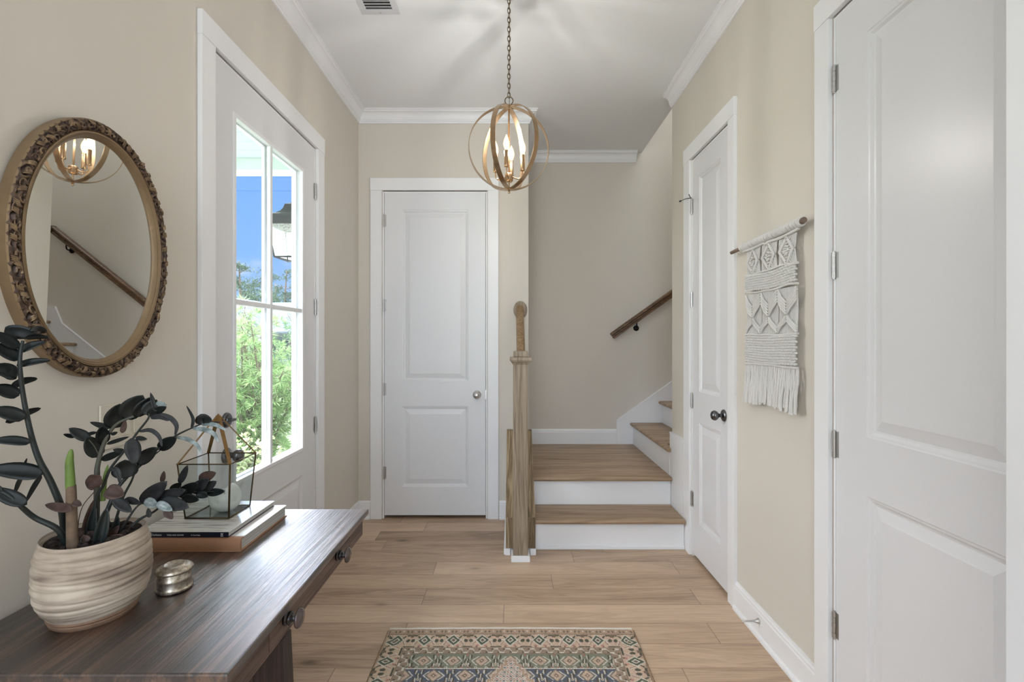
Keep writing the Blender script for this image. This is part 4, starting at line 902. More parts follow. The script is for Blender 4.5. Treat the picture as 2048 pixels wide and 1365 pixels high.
M_whitec = mat('worn_white_cover', lin(222, 218, 212), 0.35, vary=0.03)
bm = BM(); box(bm, bx0, bx1, by0+0.020, by1, z0+0.0364, z0+0.0392); obj('cover', bm, M_whitec, B1, bevel=0.001, label='pale upper cover')
bm = BM(); prof = [(by0+0.006, z0), (by0+0.001, z0+0.003), (by0-0.002, z0+0.012), (by0-0.0025, z0+0.020), (by0-0.002, z0+0.028), (by0+0.001, z0+0.0365), (by0+0.006, z0+0.0393), (by0+0.0195, z0+0.0393), (by0+0.0195, z0+0.0364), (by0+0.0058, z0+0.0362)]
prof[0:0] = []; prism(bm, prof+[(by0+0.0058, z0+0.003)], 'x', bx0, bx1); spn = obj('spine', bm, M_tan, B1, smooth=True, angle=35)
B2 = thing('book', (-1.0, 1.57, z0+0.04), 'thin pale glossy book with a navy spine, topmost of the two', 'book')
cx0, cx1, cy0, cy1 = -1.118, -0.843, 1.436, 1.716; z1 = z0+0.0397
bm = BM(); box(bm, cx0, cx1, cy0+0.001, cy1, z1, z1+0.002); obj('cover', bm, M_purp, B2, bevel=0.0006, label='dark purple lower cover')
bm = BM(); box(bm, cx0+0.003, cx1-0.003, cy0+0.003, cy1-0.003, z1+0.0022, z1+0.0140); obj('page_block', bm, M_pages, B2)
def cover_mat():
    m = bpy.data.materials.new('pale_photo_cover'); m.use_nodes = True; nt = m.node_tree; b = nt.nodes['Principled BSDF']; b.inputs['Roughness'].default_value = 0.2; b.inputs['Coat Weight'].default_value = 0.5
    tc = N(nt, 'ShaderNodeTexCoord'); mp = N(nt, 'ShaderNodeMapping'); mp.inputs['Rotation'].default_value = (0, 0, 0.25); mp.inputs['Scale'].default_value = (6, 90, 1); L(nt, tc.outputs['Object'], mp.inputs[0])
    n = N(nt, 'ShaderNodeTexNoise', i_Scale=1.0, i_Detail=3.0); L(nt, mp.outputs[0], n.inputs['Vector'])
    n2 = N(nt, 'ShaderNodeTexNoise', i_Scale=8.0, i_Detail=2.0); L(nt, tc.outputs['Object'], n2.inputs['Vector'])
    r = ramp(nt, n.outputs['Fac'], [(0.33, lin(132, 128, 124)), (0.45, lin(206, 202, 195)), (0.7, lin(222, 219, 212))])
    s = N(nt, 'ShaderNodeSeparateXYZ'); L(nt, tc.outputs['Object'], s.inputs[0])
    f = ramp(nt, s.outputs['X'], [(0.0, (1, 1, 1)), (0.10, (1, 1, 1)), (0.12, (0, 0, 0))])
    f.color_ramp.elements[0].position = 0.0; mx = N(nt, 'ShaderNodeMix', data_type='RGBA'); L(nt, f.outputs[0], mx.inputs[0]); mx.inputs[6].default_value = lin(222, 220, 216); L(nt, r.outputs[0], mx.inputs[7])
    L(nt, mx.outputs[2], b.inputs['Base Color']); return m
bm = BM(); box(bm, cx0, cx1, cy0+0.001, cy1, z1+0.0142, z1+0.0162); obj('cover', bm, cover_mat(), B2, bevel=0.0006, label='pale glossy upper cover')
bm = BM(); box(bm, cx0, cx1, cy0-0.0015, cy0+0.0009, z1+0.0003, z1+0.0162); obj('spine', bm, M_navy, B2, bevel=0.0006)
ty = cy0-0.0016
def sx_at(px): return (px-1024)*ty/F
text('Charleston', 0.0086, (sx_at(302), ty, z1+0.0053), B2, M_ink, sx=0.82)
text('THEN AND NOW\u00ae', 0.0060, (sx_at(333.5), ty, z1+0.0054), B2, M_ink, sx=0.95)
text('M. Chris Phelps', 0.0048, (sx_at(382), ty, z1+0.0056), B2, M_ink, sx=0.9)
bm = BM(); lx = sx_at(441.5)
for a in ((lx, lx+0.0009, 0.0035, 0.0130), (lx+0.0009, lx+0.008, 0.0035, 0.0043), (lx+0.0009, lx+0.008, 0.0122, 0.0130), (lx+0.003, lx+0.0062, 0.0070, 0.0098), (lx+0.0032, lx+0.0042, 0.0055, 0.0115)): box(bm, a[0], a[1], ty-0.0002, ty+0.0001, z1+a[2], z1+a[3])
obj('emblem', bm, M_ink, B2)

# ------------------------------------------------------------------ glass lantern and white ornament
BZ = z1+0.0165
gl = thing('glass_terrarium', (-0.97, 1.60, BZ), 'house-shaped glass lantern with brass edges standing on the books', 'terrarium')
b0 = [Vector((-1.043, 1.540, BZ+0.0025)), Vector((-0.904, 1.540, BZ+0.0025)), Vector((-0.903, 1.662, BZ+0.0025)), Vector((-1.038, 1.662, BZ+0.0025))]
e0 = [Vector((-1.060, 1.528, 0.950)), Vector((-0.893, 1.528, 0.950)), Vector((-0.888, 1.672, 0.953)), Vector((-1.052, 1.672, 0.953))]
ap = Vector((-0.974, 1.600, 1.098))
def bar(bm, a, b, r): tube(bm, [a, b], r, 4)
bm = BM()
for k in range(4):
    bar(bm, b0[k], b0[(k+1) % 4], 0.0026); bar(bm, e0[k], e0[(k+1) % 4], 0.0020); bar(bm, b0[k], e0[k], 0.0026 if k != 1 else 0.0034)
for v in b0+e0: bmesh.ops.create_icosphere(bm, subdivisions=1, radius=0.0032, matrix=Matrix.Translation(v))
obj('frame', bm, M_solder, gl)
for k in range(4):
    d = (ap-e0[k]).normalized(); n_ = (e0[k]-ap).cross(Vector((0, 0, 1))).normalized(); q = d.cross(n_).normalized()
    bm = BM(); hw_, ht_ = 0.0062, 0.0016; a, b = e0[k], ap-d*0.006
    hexa(bm, [a-n_*hw_*0.8-q*ht_, a+n_*hw_*0.8-q*ht_, a+n_*hw_*0.8+q*ht_, a-n_*hw_*0.8+q*ht_, b-n_*hw_-q*ht_, b+n_*hw_-q*ht_, b+n_*hw_+q*ht_, b-n_*hw_+q*ht_])
    obj('roof_bar', bm, M_brass, gl, bevel=0.0006)
bm = BM(); vs = [bm.verts.new(ap+Vector((sx*0.014, sy*0.014, -0.022))) for sx, sy in ((-1, -1), (1, -1), (1, 1), (-1, 1))]; t_ = bm.verts.new(ap+Vector((0, 0, 0.003)))
for k in range(4): bm.faces.new((vs[k], vs[(k+1) % 4], t_))
bm.faces.new(vs); obj('roof_cap', bm, M_brass, gl)
for k in range(4):
    a, b, c, d = b0[k], b0[(k+1) % 4], e0[(k+1) % 4], e0[k]; bm = BM(); f = bm.faces.new([bm.verts.new(v) for v in (a, b, c, d)])
    o = obj('glass_pane', bm, M_tglass, gl); sm = o.modifiers.new('t', 'SOLIDIFY'); sm.thickness = 0.0015; sm.offset = 0
bm = BM(); bm.faces.new([bm.verts.new(v+Vector((0, 0, -0.001))) for v in b0]); o = obj('glass_floor', bm, M_tglass, gl); sm = o.modifiers.new('t', 'SOLIDIFY'); sm.thickness = 0.0012; sm.offset = 0
M_stone = mat('milky_white_stone', lin(236, 234, 226), 0.3, vary=0.06, vscale=20, coat=0.3)
M_stone.node_tree.nodes['Principled BSDF'].inputs['Subsurface Weight'].default_value = 0.3
M_stone.node_tree.nodes['Principled BSDF'].inputs['Subsurface Radius'].default_value = (0.02, 0.02, 0.018)
bm = BM(); oc = Vector((-0.958, 1.602, BZ+0.004)); rows = []
for i in range(29):
    v = i/28; th_ = PI*v; row = []
    for k in range(48):
        a = 2*PI*k/48; rr_ = math.sin(th_)**0.75
        x = rr_*math.cos(a)*0.052; y = rr_*math.sin(a)*0.040; z = 0.047-0.047*math.cos(th_)
        x = max(x, -0.036)                                            # cut flat on one side
        if x < -0.030: pass
        # a spiral groove on the front face
        g = math.sin(math.atan2(z-0.045, x)*1.0+math.hypot(x, z-0.045)*160); y *= 1+0.06*g*(1 if y < 0 else 0.2)
        if z > 0.062 and x < 0.018: z = 0.062+(z-0.062)*0.25
        row.append(bm.verts.new(oc+Vector((x+0.004, y, z))))
    rows.append(row)
for i in range(28):
    for k in range(48): bm.faces.new((rows[i][k], rows[i][(k+1) % 48], rows[i+1][(k+1) % 48], rows[i+1][k]))
bmesh.ops.remove_doubles(bm, verts=bm.verts, dist=0.00005)
tag(obj('stone_ornament', bm, M_stone, smooth=True, angle=50), 'rounded milky white ornament inside the glass lantern', 'ornament')

# ------------------------------------------------------------------ light switch plate
sp = thing('light_switch', (XL, 1.44, 1.09), 'pale three-gang light switch plate half hidden by leaves', 'light switch')
M_plate = mat('ivory_plate', lin(214, 206, 190), 0.4)
bm = BM(); box(bm, XL, XL+0.006, 1.353, 1.530, 1.030, 1.160); obj('wall_plate', bm, M_plate, sp, bevel=0.003)
for k in range(3):
    y = 1.395+0.046*k; bm = BM(); hexa(bm, [(XL+0.006, y-0.016, 1.062), (XL+0.006, y+0.016, 1.062), (XL+0.009, y+0.016, 1.062), (XL+0.009, y-0.016, 1.062), (XL+0.006, y-0.016, 1.128), (XL+0.006, y+0.016, 1.128), (XL+0.007, y+0.016, 1.128), (XL+0.007, y-0.016, 1.128)]); obj('rocker', bm, M_plate, sp, bevel=0.0008)

# ------------------------------------------------------------------ door stop
ds = thing('door_stop', (1.1, 2.175, 0.08), 'thin metal door stop screwed into the baseboard', 'door stop')
bm = BM(); c = Vector((1.1128, 2.175, 0.078)); lathe(bm, [(0, 0), (0.012, 0), (0.0125, 0.003), (0.007, 0.012), (0.0045, 0.022), (0.004, 0.028), (0.004, 0.064), (0, 0.064)], axisM(c, (-1, 0, 0)), 20); obj('rod', bm, M_nickel, ds, smooth=True)
bm = BM(); lathe(bm, [(0, 0.0642), (0.0055, 0.0642), (0.006, 0.067), (0.006, 0.074), (0.004, 0.077), (0, 0.0775)], axisM(c, (-1, 0, 0)), 20); obj('rubber_tip', bm, mat('white_rubber', lin(215, 210, 200), 0.6), ds, smooth=True)

# ------------------------------------------------------------------ oval mirror
mc = Vector((XL+0.006, 1.322, 1.589))
mr = thing('wall_mirror', mc, 'oval mirror in a carved gilded frame on the left wall', 'mirror')
Mm = Matrix.Rotation(math.radians(-0.85), 4, 'Z') @ Matrix.Rotation(math.radians(1.3), 4, 'Y')
def el(a, k, w_):        # a point on an ellipse offset k outside the glass edge, w_ off the wall
    ax, az = 0.1985, 0.300; nx, nz = math.cos(a)*az, math.sin(a)*ax; l = math.hypot(nx, nz)
    v = Vector((w_, ax*math.cos(a)+nx/l*k, az*math.sin(a)+nz/l*k)); return mc+(Mm @ v)
def ell_sweep(prof, n=240, closed=False):
    bm = BM(); rr_ = [[bm.verts.new(el(2*PI*i/n, k, w_)) for k, w_ in prof] for i in range(n)]
    for i in range(n):
        A, B = rr_[i], rr_[(i+1) % n]
        for k in range(len(prof)-(0 if closed else 1)): bm.faces.new((A[k], A[(k+1) % len(prof)], B[(k+1) % len(prof)], B[k]))
    return bm
prof = [(-0.004, 0.000), (0.046, 0.000), (0.047, 0.004), (0.047, 0.028), (0.044, 0.031), (0.042, 0.029), (0.041, 0.027), (0.022, 0.027), (0.0175, 0.027), (0.0170, 0.0330), (0.0155, 0.0345), (0.0140, 0.0325), (0.0125, 0.0325), (0.0115, 0.0335), (0.010, 0.0315), (0.0065, 0.0290), (0.0055, 0.0298), (0.003, 0.0270), (-0.002, 0.0215), (-0.003, 0.0185)]
obj('frame', ell_sweep(prof, closed=True), M_gold, mr, smooth=True, angle=35)
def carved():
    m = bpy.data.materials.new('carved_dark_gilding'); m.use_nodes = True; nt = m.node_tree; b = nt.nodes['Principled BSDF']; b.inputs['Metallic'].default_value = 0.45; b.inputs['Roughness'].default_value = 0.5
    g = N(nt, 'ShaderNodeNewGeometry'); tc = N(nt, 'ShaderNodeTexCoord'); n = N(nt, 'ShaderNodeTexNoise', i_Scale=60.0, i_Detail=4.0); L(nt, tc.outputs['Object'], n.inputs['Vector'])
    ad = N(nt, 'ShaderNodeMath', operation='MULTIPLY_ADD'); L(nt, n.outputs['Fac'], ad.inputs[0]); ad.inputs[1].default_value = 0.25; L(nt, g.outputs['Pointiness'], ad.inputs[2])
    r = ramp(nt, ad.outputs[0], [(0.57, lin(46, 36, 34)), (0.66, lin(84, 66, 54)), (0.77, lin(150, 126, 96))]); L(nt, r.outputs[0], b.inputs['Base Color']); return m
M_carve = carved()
bm = BM(); n, mrow = 900, 14; rv = np.random.default_rng(11); grid = []
nscroll = 34
for i in range(n):
    a = 2*PI*i/n; row = []
    for j in range(mrow):
        q = j/(mrow-1); k = 0.0165+0.0295*q
        ph_ = i/n*nscroll; cellp = ph_-math.floor(ph_); par = int(math.floor(ph_)) % 2
        dx_, dq = (cellp-0.5)*1.0, (q-(0.38 if par else 0.62))
        rad = math.hypot(dx_*1.1, dq); ang = math.atan2(dq, dx_)*(1 if par else -1)
        relief = 0.5+0.5*math.cos(ang*1+rad*22); relief *= math.exp(-(rad/0.62)**4)
        leafy = 0.5+0.5*math.sin(ph_*2*PI*2.5+q*9*(1 if par else -1)+math.sin(ph_*9))
        hgt = 0.0275+math.sin(PI*q**0.8)**0.5*(0.0045+0.0085*max(relief, 0.65*leafy))
        row.append(bm.verts.new(el(a, k+0.0012*math.sin(ph_*17)*q, hgt)))
    grid.append(row)
for i in range(n):
    A, B = grid[i], grid[(i+1) % n]
    for j in range(mrow-1): bm.faces.new((A[j], A[j+1], B[j+1], B[j]))
# raised scrolls and leaf strokes
rr_ = random.Random(4)
for s in range(58):
    a0 = 2*PI*(s+rr_.uniform(0.2, 0.8))/58; par = s % 2; R0 = rr_.uniform(0.0055, 0.0095); k0 = 0.031+rr_.uniform(-0.007, 0.007); st_a = rr_.uniform(0, 6.28); turns = rr_.uniform(1.1, 2.2); pts = []
    for t in range(20):
        u = t/19; th_ = u*turns*PI*(1 if par else -1)+st_a; rad = R0*(1-0.7*u)
        pts.append(el(a0+rad*math.cos(th_)*1.5/0.26, min(0.045, max(0.018, k0+rad*math.sin(th_))), 0.0355+0.004*u))
    tube(bm, pts, [0.0009+0.0021*(i/19) for i in range(20)], 6)
    b0_ = a0+rr_.uniform(-0.03, 0.03); kk = rr_.choice((0.020, 0.043)); dirn = rr_.choice((-1, 1))
    for q in range(3):
        pts = [el(b0_+dirn*(0.012*q+0.03*t), kk+(0.034-kk)*(t*1.3+0.2*math.sin(t*3)), 0.034+0.005*math.sin(PI*t)) for t in np.linspace(0, 1, 8)]
        tube(bm, pts, [0.0006+0.0019*math.sin(PI*(i+0.5)/8) for i in range(8)], 5)
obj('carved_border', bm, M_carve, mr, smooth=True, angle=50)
M_mirror = bpy.data.materials.new('mirror_glass'); M_mirror.use_nodes = True; b_ = M_mirror.node_tree.nodes['Principled BSDF']; b_.inputs['Metallic'].default_value = 1; b_.inputs['Roughness'].default_value = 0.0; b_.inputs['Base Color'].default_value = (0.90, 0.91, 0.90, 1)
bm = BM(); vv = [bm.verts.new(el(2*PI*i/160, -0.001, 0.019)) for i in range(160)]; bm.faces.new(vv); v2 = [bm.verts.new(el(2*PI*i/160, -0.001, 0.016)) for i in range(160)]; bm.faces.new(v2)
for i in range(160): bm.faces.new((vv[i], vv[(i+1) % 160], v2[(i+1) % 160], v2[i]))
obj('mirror_glass', bm, M_mirror, mr)

# ------------------------------------------------------------------ macrame
mw = thing('macrame_wall_hanging', (XR-0.03, 2.07, 1.78), 'pale knotted macrame hanging on a wooden dowel', 'wall hanging')
M_cord = mat('pale_cotton_cord', lin(222, 220, 216), 0.9, bump=0.6, bscale=600, vary=0.04, vscale=60, sheen=0.3)
M_dowel = mat('weathered_dowel', lin(132, 112, 98), 0.7, vary=0.2, vscale=30)
XD = XR-0.034
def MP(u, h, off=0.0):      # u: 0 at the far edge, 1 at the near edge
    return Vector((XD+0.012-off, 2.272-0.412*u, h))
bm = BM(); tube(bm, [(XD, 2.405, 1.781), (XD, 2.1, 1.789), (XD, 1.806, 1.795)], [0.0085, 0.0105, 0.0115], 14); tube(bm, [(XR-0.0005, 2.09, 1.79), (XD, 2.09, 1.79)], 0.002, 6); obj('dowel', bm, M_dowel, mw, smooth=True)
def dz_(u): return 1.785+0.006*u
nl = 46
bm = BM()
for k in range(nl):
    u = 0.015+0.97*k/(nl-1)+random.uniform(-0.003, 0.003); c = Vector((XD, 2.272+0.03-(0.412+0.075)*u, 1.7835+0.009*u)); tw = random.uniform(-0.0015, 0.0035)
    tube(bm, [c+Vector((math.cos(t)*0.0145, tw*math.sin(t), math.sin(t)*0.0145)) for t in [2*PI*i/12 for i in range(13)]], 0.0042, 7, caps=False)
obj('cord_loops', bm, M_cord, mw, smooth=True)
def cordrow(h0, sag=0.0, r=0.0045, name=None, bm=None, amp=0.003, seed=0, off=0.006):
    rv = np.random.default_rng(seed); p0 = rv.uniform(0, 6)
    tube(bm, [MP(u, h0-sag*4*u*(1-u)+amp*math.sin(u*7+p0)+amp*0.5*math.sin(u*15+p0), off) for u in np.linspace(-0.01, 1.01, 40)], r, 7)
bm = BM()
for (ua, ub) in ((-0.03, 0.52), (0.50, 1.04)):
    tube(bm, [MP(ua+(ub-ua)*t, 1.766+0.007*t-0.006*math.sin(PI*t)*(1 if ua < 0 else 1)-(0.008 if ua < 0 and t > 0.8 else 0), 0.010) for t in np.linspace(0, 1, 16)], 0.0062, 8)
# three lozenges under the dowel
H0, H1 = 1.760, 1.648
for k in range(3):
    uc = 0.17+0.33*k; hw2 = 0.155; hm = (H0+H1)/2
    for side in (-1, 1):
        for e in range(2):
            d = 0.02*e
            tube(bm, [MP(uc+side*d*0.5, H0-0.012*e, 0.008), MP(uc+side*(hw2-0.03-d), hm, 0.011), MP(uc+side*d*0.5, H1+0.012*e, 0.008)], 0.0042, 7)
        for t in np.linspace(0.1, 0.95, 6):     # cords fanning from the corners
            tube(bm, [MP(uc+side*hw2*(0.35+0.6*t), H0+0.002, 0.003), MP(uc+side*(hw2-0.02)*t, H0-(H0-hm)*t, 0.006)], 0.0030, 6)
            tube(bm, [MP(uc+side*(hw2-0.02)*t, H1+(hm-H1)*t, 0.006), MP(uc+side*hw2*(0.35+0.6*t), H1-0.002, 0.003)], 0.0030, 6)
    for i in range(9):                            # knots inside the lozenge
        t = i/8; tube(bm, [MP(uc-0.09*(1-abs(2*t-1)), hm+(t-0.5)*0.075, 0.006), MP(uc+0.09*(1-abs(2*t-1)), hm+(t-0.5)*0.075+random.uniform(-0.004, 0.004), 0.006)], 0.0036, 6)
    for i in range(7):
        a = i/7*6.28; q = MP(uc+0.035*math.cos(a), hm+0.018*math.sin(a), 0.010); bmesh.ops.create_icosphere(bm, subdivisions=2, radius=0.0058, matrix=Matrix.Translation(q))
obj('diamond_cords', bm, M_cord, mw, smooth=True, angle=80)
def knot_band(h1, h0, nx, nz, slack, name='knotted_band'):
    bm = BM(); rv = np.random.default_rng(nx)
    for j in range(nz):
        h = h1+(h0-h1)*(j+0.5)/nz
        for i in range(nx):
            u = (i+0.5+(0.5 if j % 2 else 0))/nx
            if u > 0.995: continue
            p = MP(u, h+slack(u), 0.006); s = rv.uniform(0.85, 1.15)
            M_ = Matrix.Translation(p) @ Matrix.Rotation(rv.uniform(-0.3, 0.3), 4, 'X') @ Matrix.Diagonal((0.0062, 0.412/nx*0.47*s, abs(h1-h0)/nz*0.46, 1))
            bmesh.ops.create_icosphere(bm, subdivisions=2, radius=1.0, matrix=M_)
            p2 = p+Vector((-0.002, 0.412/nx*0.22, 0)); tube(bm, [p2+Vector((0, 0, abs(h1-h0)/nz*0.55)), p2+Vector((-0.004, 0, 0)), p2-Vector((0, 0, abs(h1-h0)/nz*0.55))], 0.0026, 5)
    return obj(name, bm, M_cord, mw, smooth=True, angle=80)
knot_band(1.640, 1.566, 20, 7, lambda u: 0.004*math.sin(u*7+1)+0.004*u)
bm = BM(); cordrow(1.646, bm=bm, seed=1, r=0.0048); cordrow(1.562, bm=bm, seed=2, r=0.0048, amp=0.004); cordrow(1.368, bm=bm, seed=3, r=0.0050, amp=0.002); cordrow(1.236, bm=bm, seed=4, r=0.0048, amp=0.001, sag=-0.002)
obj('cross_cords', bm, M_cord, mw, smooth=True)
bm = BM(); H0, H1 = 1.556, 1.372; hm = 1.447
for k in range(3):
    uc = 0.17+0.33*k; hw2 = 0.16
    for side in (-1, 1):
        for e in range(5):
            d = e*0.012
            ho = H0-0.004-d*0.95; hc = hm+0.048-d*0.95
            tube(bm, [MP(uc+side*hw2, ho, 0.006), MP(uc+side*hw2*0.5, (ho+hc)/2-0.004, 0.012), MP(uc+side*0.006, hc, 0.008)], 0.0044, 7)
            hc = hm-0.006-d*0.8; ho = hc-0.046
            if e < 3 or ho > H1-0.004: tube(bm, [MP(uc+side*0.006, hc, 0.008), MP(uc+side*hw2*0.5, (ho+hc)/2+0.004, 0.012), MP(uc+side*hw2, max(ho, H1), 0.006)], 0.0044, 7)
    for t in np.linspace(-0.95, 0.95, 13):
        tube(bm, [MP(uc+t*hw2*0.93, H0, 0.001), MP(uc+t*hw2*0.97, (H0+H1)/2, -0.001), MP(uc+t*hw2*0.93, H1, 0.001)], 0.0032, 6)
obj('chevron_cords', bm, M_cord, mw, smooth=True)
knot_band(1.364, 1.242, 20, 11, lambda u: 0.002*math.sin(u*6+2))
bm = BM()
for k in range(40):
    u = 0.0+1.0*k/39; p = random.uniform(0, 6); amp = random.uniform(0.001, 0.004); end = 1.052+0.012*(1-u)*0+random.uniform(-0.006, 0.012)+0.010*math.sin(u*3); off = random.uniform(0, 0.014)
    pts = []; 
    for t in np.linspace(0, 1, 12):
        h = 1.236+(end-1.236)*t; pts.append(MP(u-0.01*t+amp/0.41*math.sin(t*9+p)+(0.03*(0.5-u))*0*t, h, 0.002+off*t))
    tube(bm, pts, [0.0038+0.0022*min(1, t*1.5)+0.0007*math.sin(t*40+p) for t in np.linspace(0, 1, 12)], 7)
obj('fringe', bm, M_cord, mw, smooth=True)

# ------------------------------------------------------------------ rug
def rug():
    X0, X1, Y1, Y0 = -0.567, 0.557, 2.233, 0.55
    nx = 500; ny = 680
    xs = np.linspace(0, X1-X0, nx); ys = np.linspace(0, Y1-Y0, ny)      # ys: distance from the far end
    V, U = np.meshgrid(ys, xs, indexing='ij'); W_, Lh = X1-X0, Y1-Y0
    C = lambda *c: np.array(lin(*c)[:3])
    cream, peach, pink, taupe, green, dgreen, navy, ivory, brown, sage, rose, blue = (C(205, 187, 164), C(200, 166, 140), C(190, 150, 134), C(142, 122, 106), C(34, 66, 52), C(26, 44, 38), C(38, 68, 98), C(214, 208, 196), C(96, 76, 64), C(112, 122, 106), C(178, 118, 110), C(52, 86, 96))
    col = np.zeros((ny, nx, 3)); r = np.random.default_rng(2)
    du = np.minimum(U, W_-U); dv = np.minimum(V, Lh-V); UC = U-W_/2
    # wobble of the weave
    wob = 0.0022*np.sin(V*60+U*13)+0.0018*np.sin(U*47+V*9)
    u = UC+wob; v = V+0.0018*np.sin(U*31)
    def put(mask, c, a=1.0): col[mask] = col[mask]*(1-a)+c*a
    put(np.ones_like(U, bool), cream)
    E = 0.045                                  # outer band at the ends only
    dvb = dv-E; B = 0.093; I = 0.042           # main border, inner border
    t = np.clip(u/W_+0.5, 0, 1)
    base = peach[None, None]*(1-t[..., None])*0.9+pink[None, None]*t[..., None]*0.95+cream[None, None]*0.08
    mainb = (dvb < B) | (du < B)
    col[mainb] = (base*0.55+cream*0.45)[mainb]
    # main border figures; s runs along the border, q across it (0 outside .. 1 inside)
    endb = mainb & (dvb < du); sideb = mainb & ~endb
    for msk, s, q, off in ((endb, u, dvb/B, 0.0), (sideb, v-0.10, du/B, 0.02)):
        per = 0.128; k = np.floor(s/per+0.5); f = s-k*per; par = (k.astype(int) % 2)
        g = np.abs(f)
        dash = ((np.abs(f % 0.064-0.032) > 0.007))
        put(msk & (np.abs(q-0.10) < 0.055) & dash & (g > 0.024), dgreen*1.2)
        put(msk & (np.abs(q-0.93) < 0.05) & dash & (g > 0.016), dgreen*1.2)
        put(msk & (np.abs(q-(0.12+(0.036-g)*14)) < 0.07) & (g > 0.018) & (g < 0.036), dgreen*1.3)
        dm = g/0.026+np.abs(q-0.45)/0.38
        put(msk & (dm < 1.25), ivory); put(msk & (dm < 1.02), np.where(par[..., None] == 1, green, blue)[msk & (dm < 1.02)] if False else green)
        put(msk & (dm < 0.55), ivory); put(msk & (dm < 0.33), brown)
        put(msk & (np.abs(q-0.42) < 0.03) & (g > 0.026) & (g < 0.05), ivory*0.95)
        dm2 = np.hypot((g-0.052)/0.009, (q-0.48)/0.13); put(msk & (dm2 < 1), dgreen*1.3)
        put(msk & (np.abs((g-0.036)*22-(q-0.65)) < 0.07) & (q > 0.52) & (q < 0.82), pink*0.7)
        put(msk & (np.abs((g-0.041)*22-(q-0.65)) < 0.05) & (q > 0.52) & (q < 0.82), ivory)
        put(msk & (np.hypot((g-0.018)/0.006, (q-0.86)/0.07) < 1), rose)
        put(msk & (np.hypot((g-0.061)/0.006, (q-0.16)/0.10) < 1), brown*1.2)
    # outer end band: small dots
    e = dv < E; put(e, peach*0.5+taupe*0.5)
    f = (u+10) % 0.017-0.0085; kk = np.floor((u+10)/0.017).astype(int) % 3
    put(e & (np.hypot(f/0.0045, (dv-0.024)/0.009) < 1) & (kk != 1), taupe*0.55); put(e & (np.hypot(f/0.0028, (dv-0.021)/0.006) < 1) & (kk == 1), ivory)
    put(e & (dv > E-0.004), brown*1.2); put(e & (dv < 0.006), taupe*0.8)
    inner = (~mainb) & ((dvb < B+I) | (du < B+I))
    put(inner, taupe)
    endi = inner & (dvb < du); sidei = inner & ~endi
    for msk, s, q in ((endi, u, (dvb-B)/I), (sidei, v, (du-B)/I)):
        z = 0.5+0.28*np.clip(2.2*np.sin(s*2*PI/0.052), -1, 1)
        put(msk & (np.abs(q-z) < 0.10), ivory*0.9+peach*0.05)
        for o_, qq in ((0.013, 0.28), (0.039, 0.74)):
            f = (s+10-o_) % 0.052-0.026; d = np.hypot(f/0.0055, (q-qq)/0.15); put(msk & (d < 1), brown*1.1); put(msk & (d < 0.5), dgreen)
        put(msk & ((q < 0.05) | (q > 0.95)), brown)
    field = ~(mainb | inner)
    vf = dvb-B-I
    abr = r.normal(0, 1, (ny//6+2, nx//6+2)); ab = np.kron(abr, np.ones((6, 6)))[:ny, :nx]
    put(field, sage*0.95)
    put(field & (vf > 0.094), navy)
    row = np.floor(vf/0.088).astype(int); fv = (vf/0.088-row)-0.5
    per = 0.122; us = u+(row % 2)*per/2; k = np.floor(us/per+0.5); f = us-k*per; g = np.abs(f)
    dm = g/0.030+np.abs(fv)/0.40
    put(field & (dm < 1.40) & (dm > 1.18) & (np.abs(fv) < 0.3), ivory*0.9); put(field & (dm < 1.05), taupe*0.8); put(field & (dm < 0.85), cream*0.8+pink*0.15); put(field & (dm < 0.66), np.array(pink*0.6+cream*0.35)); put(field & (dm < 0.35), brown); put(field & (dm < 0.16), cream)
    for ox, oy in ((0.043, -0.28), (0.043, 0.28), (0.055, 0.0)):
        d = (np.abs(g-ox) < 0.0035) & (np.abs(fv-oy) < 0.14); put(field & d, dgreen*0.6); d = (np.abs(g-ox-0.0065) < 0.0028) & (np.abs(fv-oy-0.04) < 0.15); put(field & d, ivory*0.85)
    for ox, oy, c in ((0.061, -0.42, rose), (0.061, 0.25, cream), (0.034, 0.45, brown), (0.020, 0.47, ivory), (0.048, 0.47, rose)):
        put(field & (np.hypot((g-ox)/0.0055, (fv-oy)/0.085) < 1), c*0.95); put(field & (np.hypot((g-ox)/0.0022, (fv-oy)/0.035) < 1), dgreen)
    put(field & (np.abs(vf-0.092) < 0.002), ivory)
    # stepped medallion in the centre
    cy = vf-0.034; half = np.floor(np.clip(cy, -1, 9)/0.030)*0.017+0.026
    med = field & (cy > 0) & (np.abs(u) < np.minimum(half, 0.30)); put(med, ivory*0.9); put(field & (cy > 0.003) & (np.abs(u) < np.minimum(half, 0.30)-0.003), peach*0.75)
    med2 = field & (cy > 0.010) & (np.abs(u) < np.minimum(np.floor((cy-0.010)/0.030)*0.017+0.014, 0.29)); put(med2, ivory*0.95)
    fx = np.abs((u+5.0125) % 0.025-0.0125); fy = np.abs((vf+5) % 0.025-0.0125)
    put(med2 & (np.hypot(fx, fy) < 0.0045), blue); put(med2 & (np.abs(fx+fy-0.0125) < 0.0018), rose*0.9); put(med2 & (np.hypot(fx-0.0125, fy-0.0125) < 0.0028), brown)
    # abrash and knots
    n_ = 1+0.16*r.normal(0, 1, (ny, nx))+0.05*ab
    rows_ = 1+0.04*r.normal(0, 1, (ny, 1)); col = np.clip(col*n_[..., None]*rows_[..., None], 0.004, 0.8)
    col = col*0.84+cream*0.17
    verts = np.zeros((ny, nx, 3)); verts[..., 0] = X0+U+0.004*np.sin(V*14)*(np.abs(UC)/(W_/2))+0.002*np.sin(V*60)*(np.abs(UC) > W_/2-0.02); verts[..., 1] = Y1-V+0.006*np.sin(PI*U/W_)*np.exp(-V*4)
    verts[..., 2] = 0.0075+0.0006*r.normal(0, 1, (ny, nx)); 
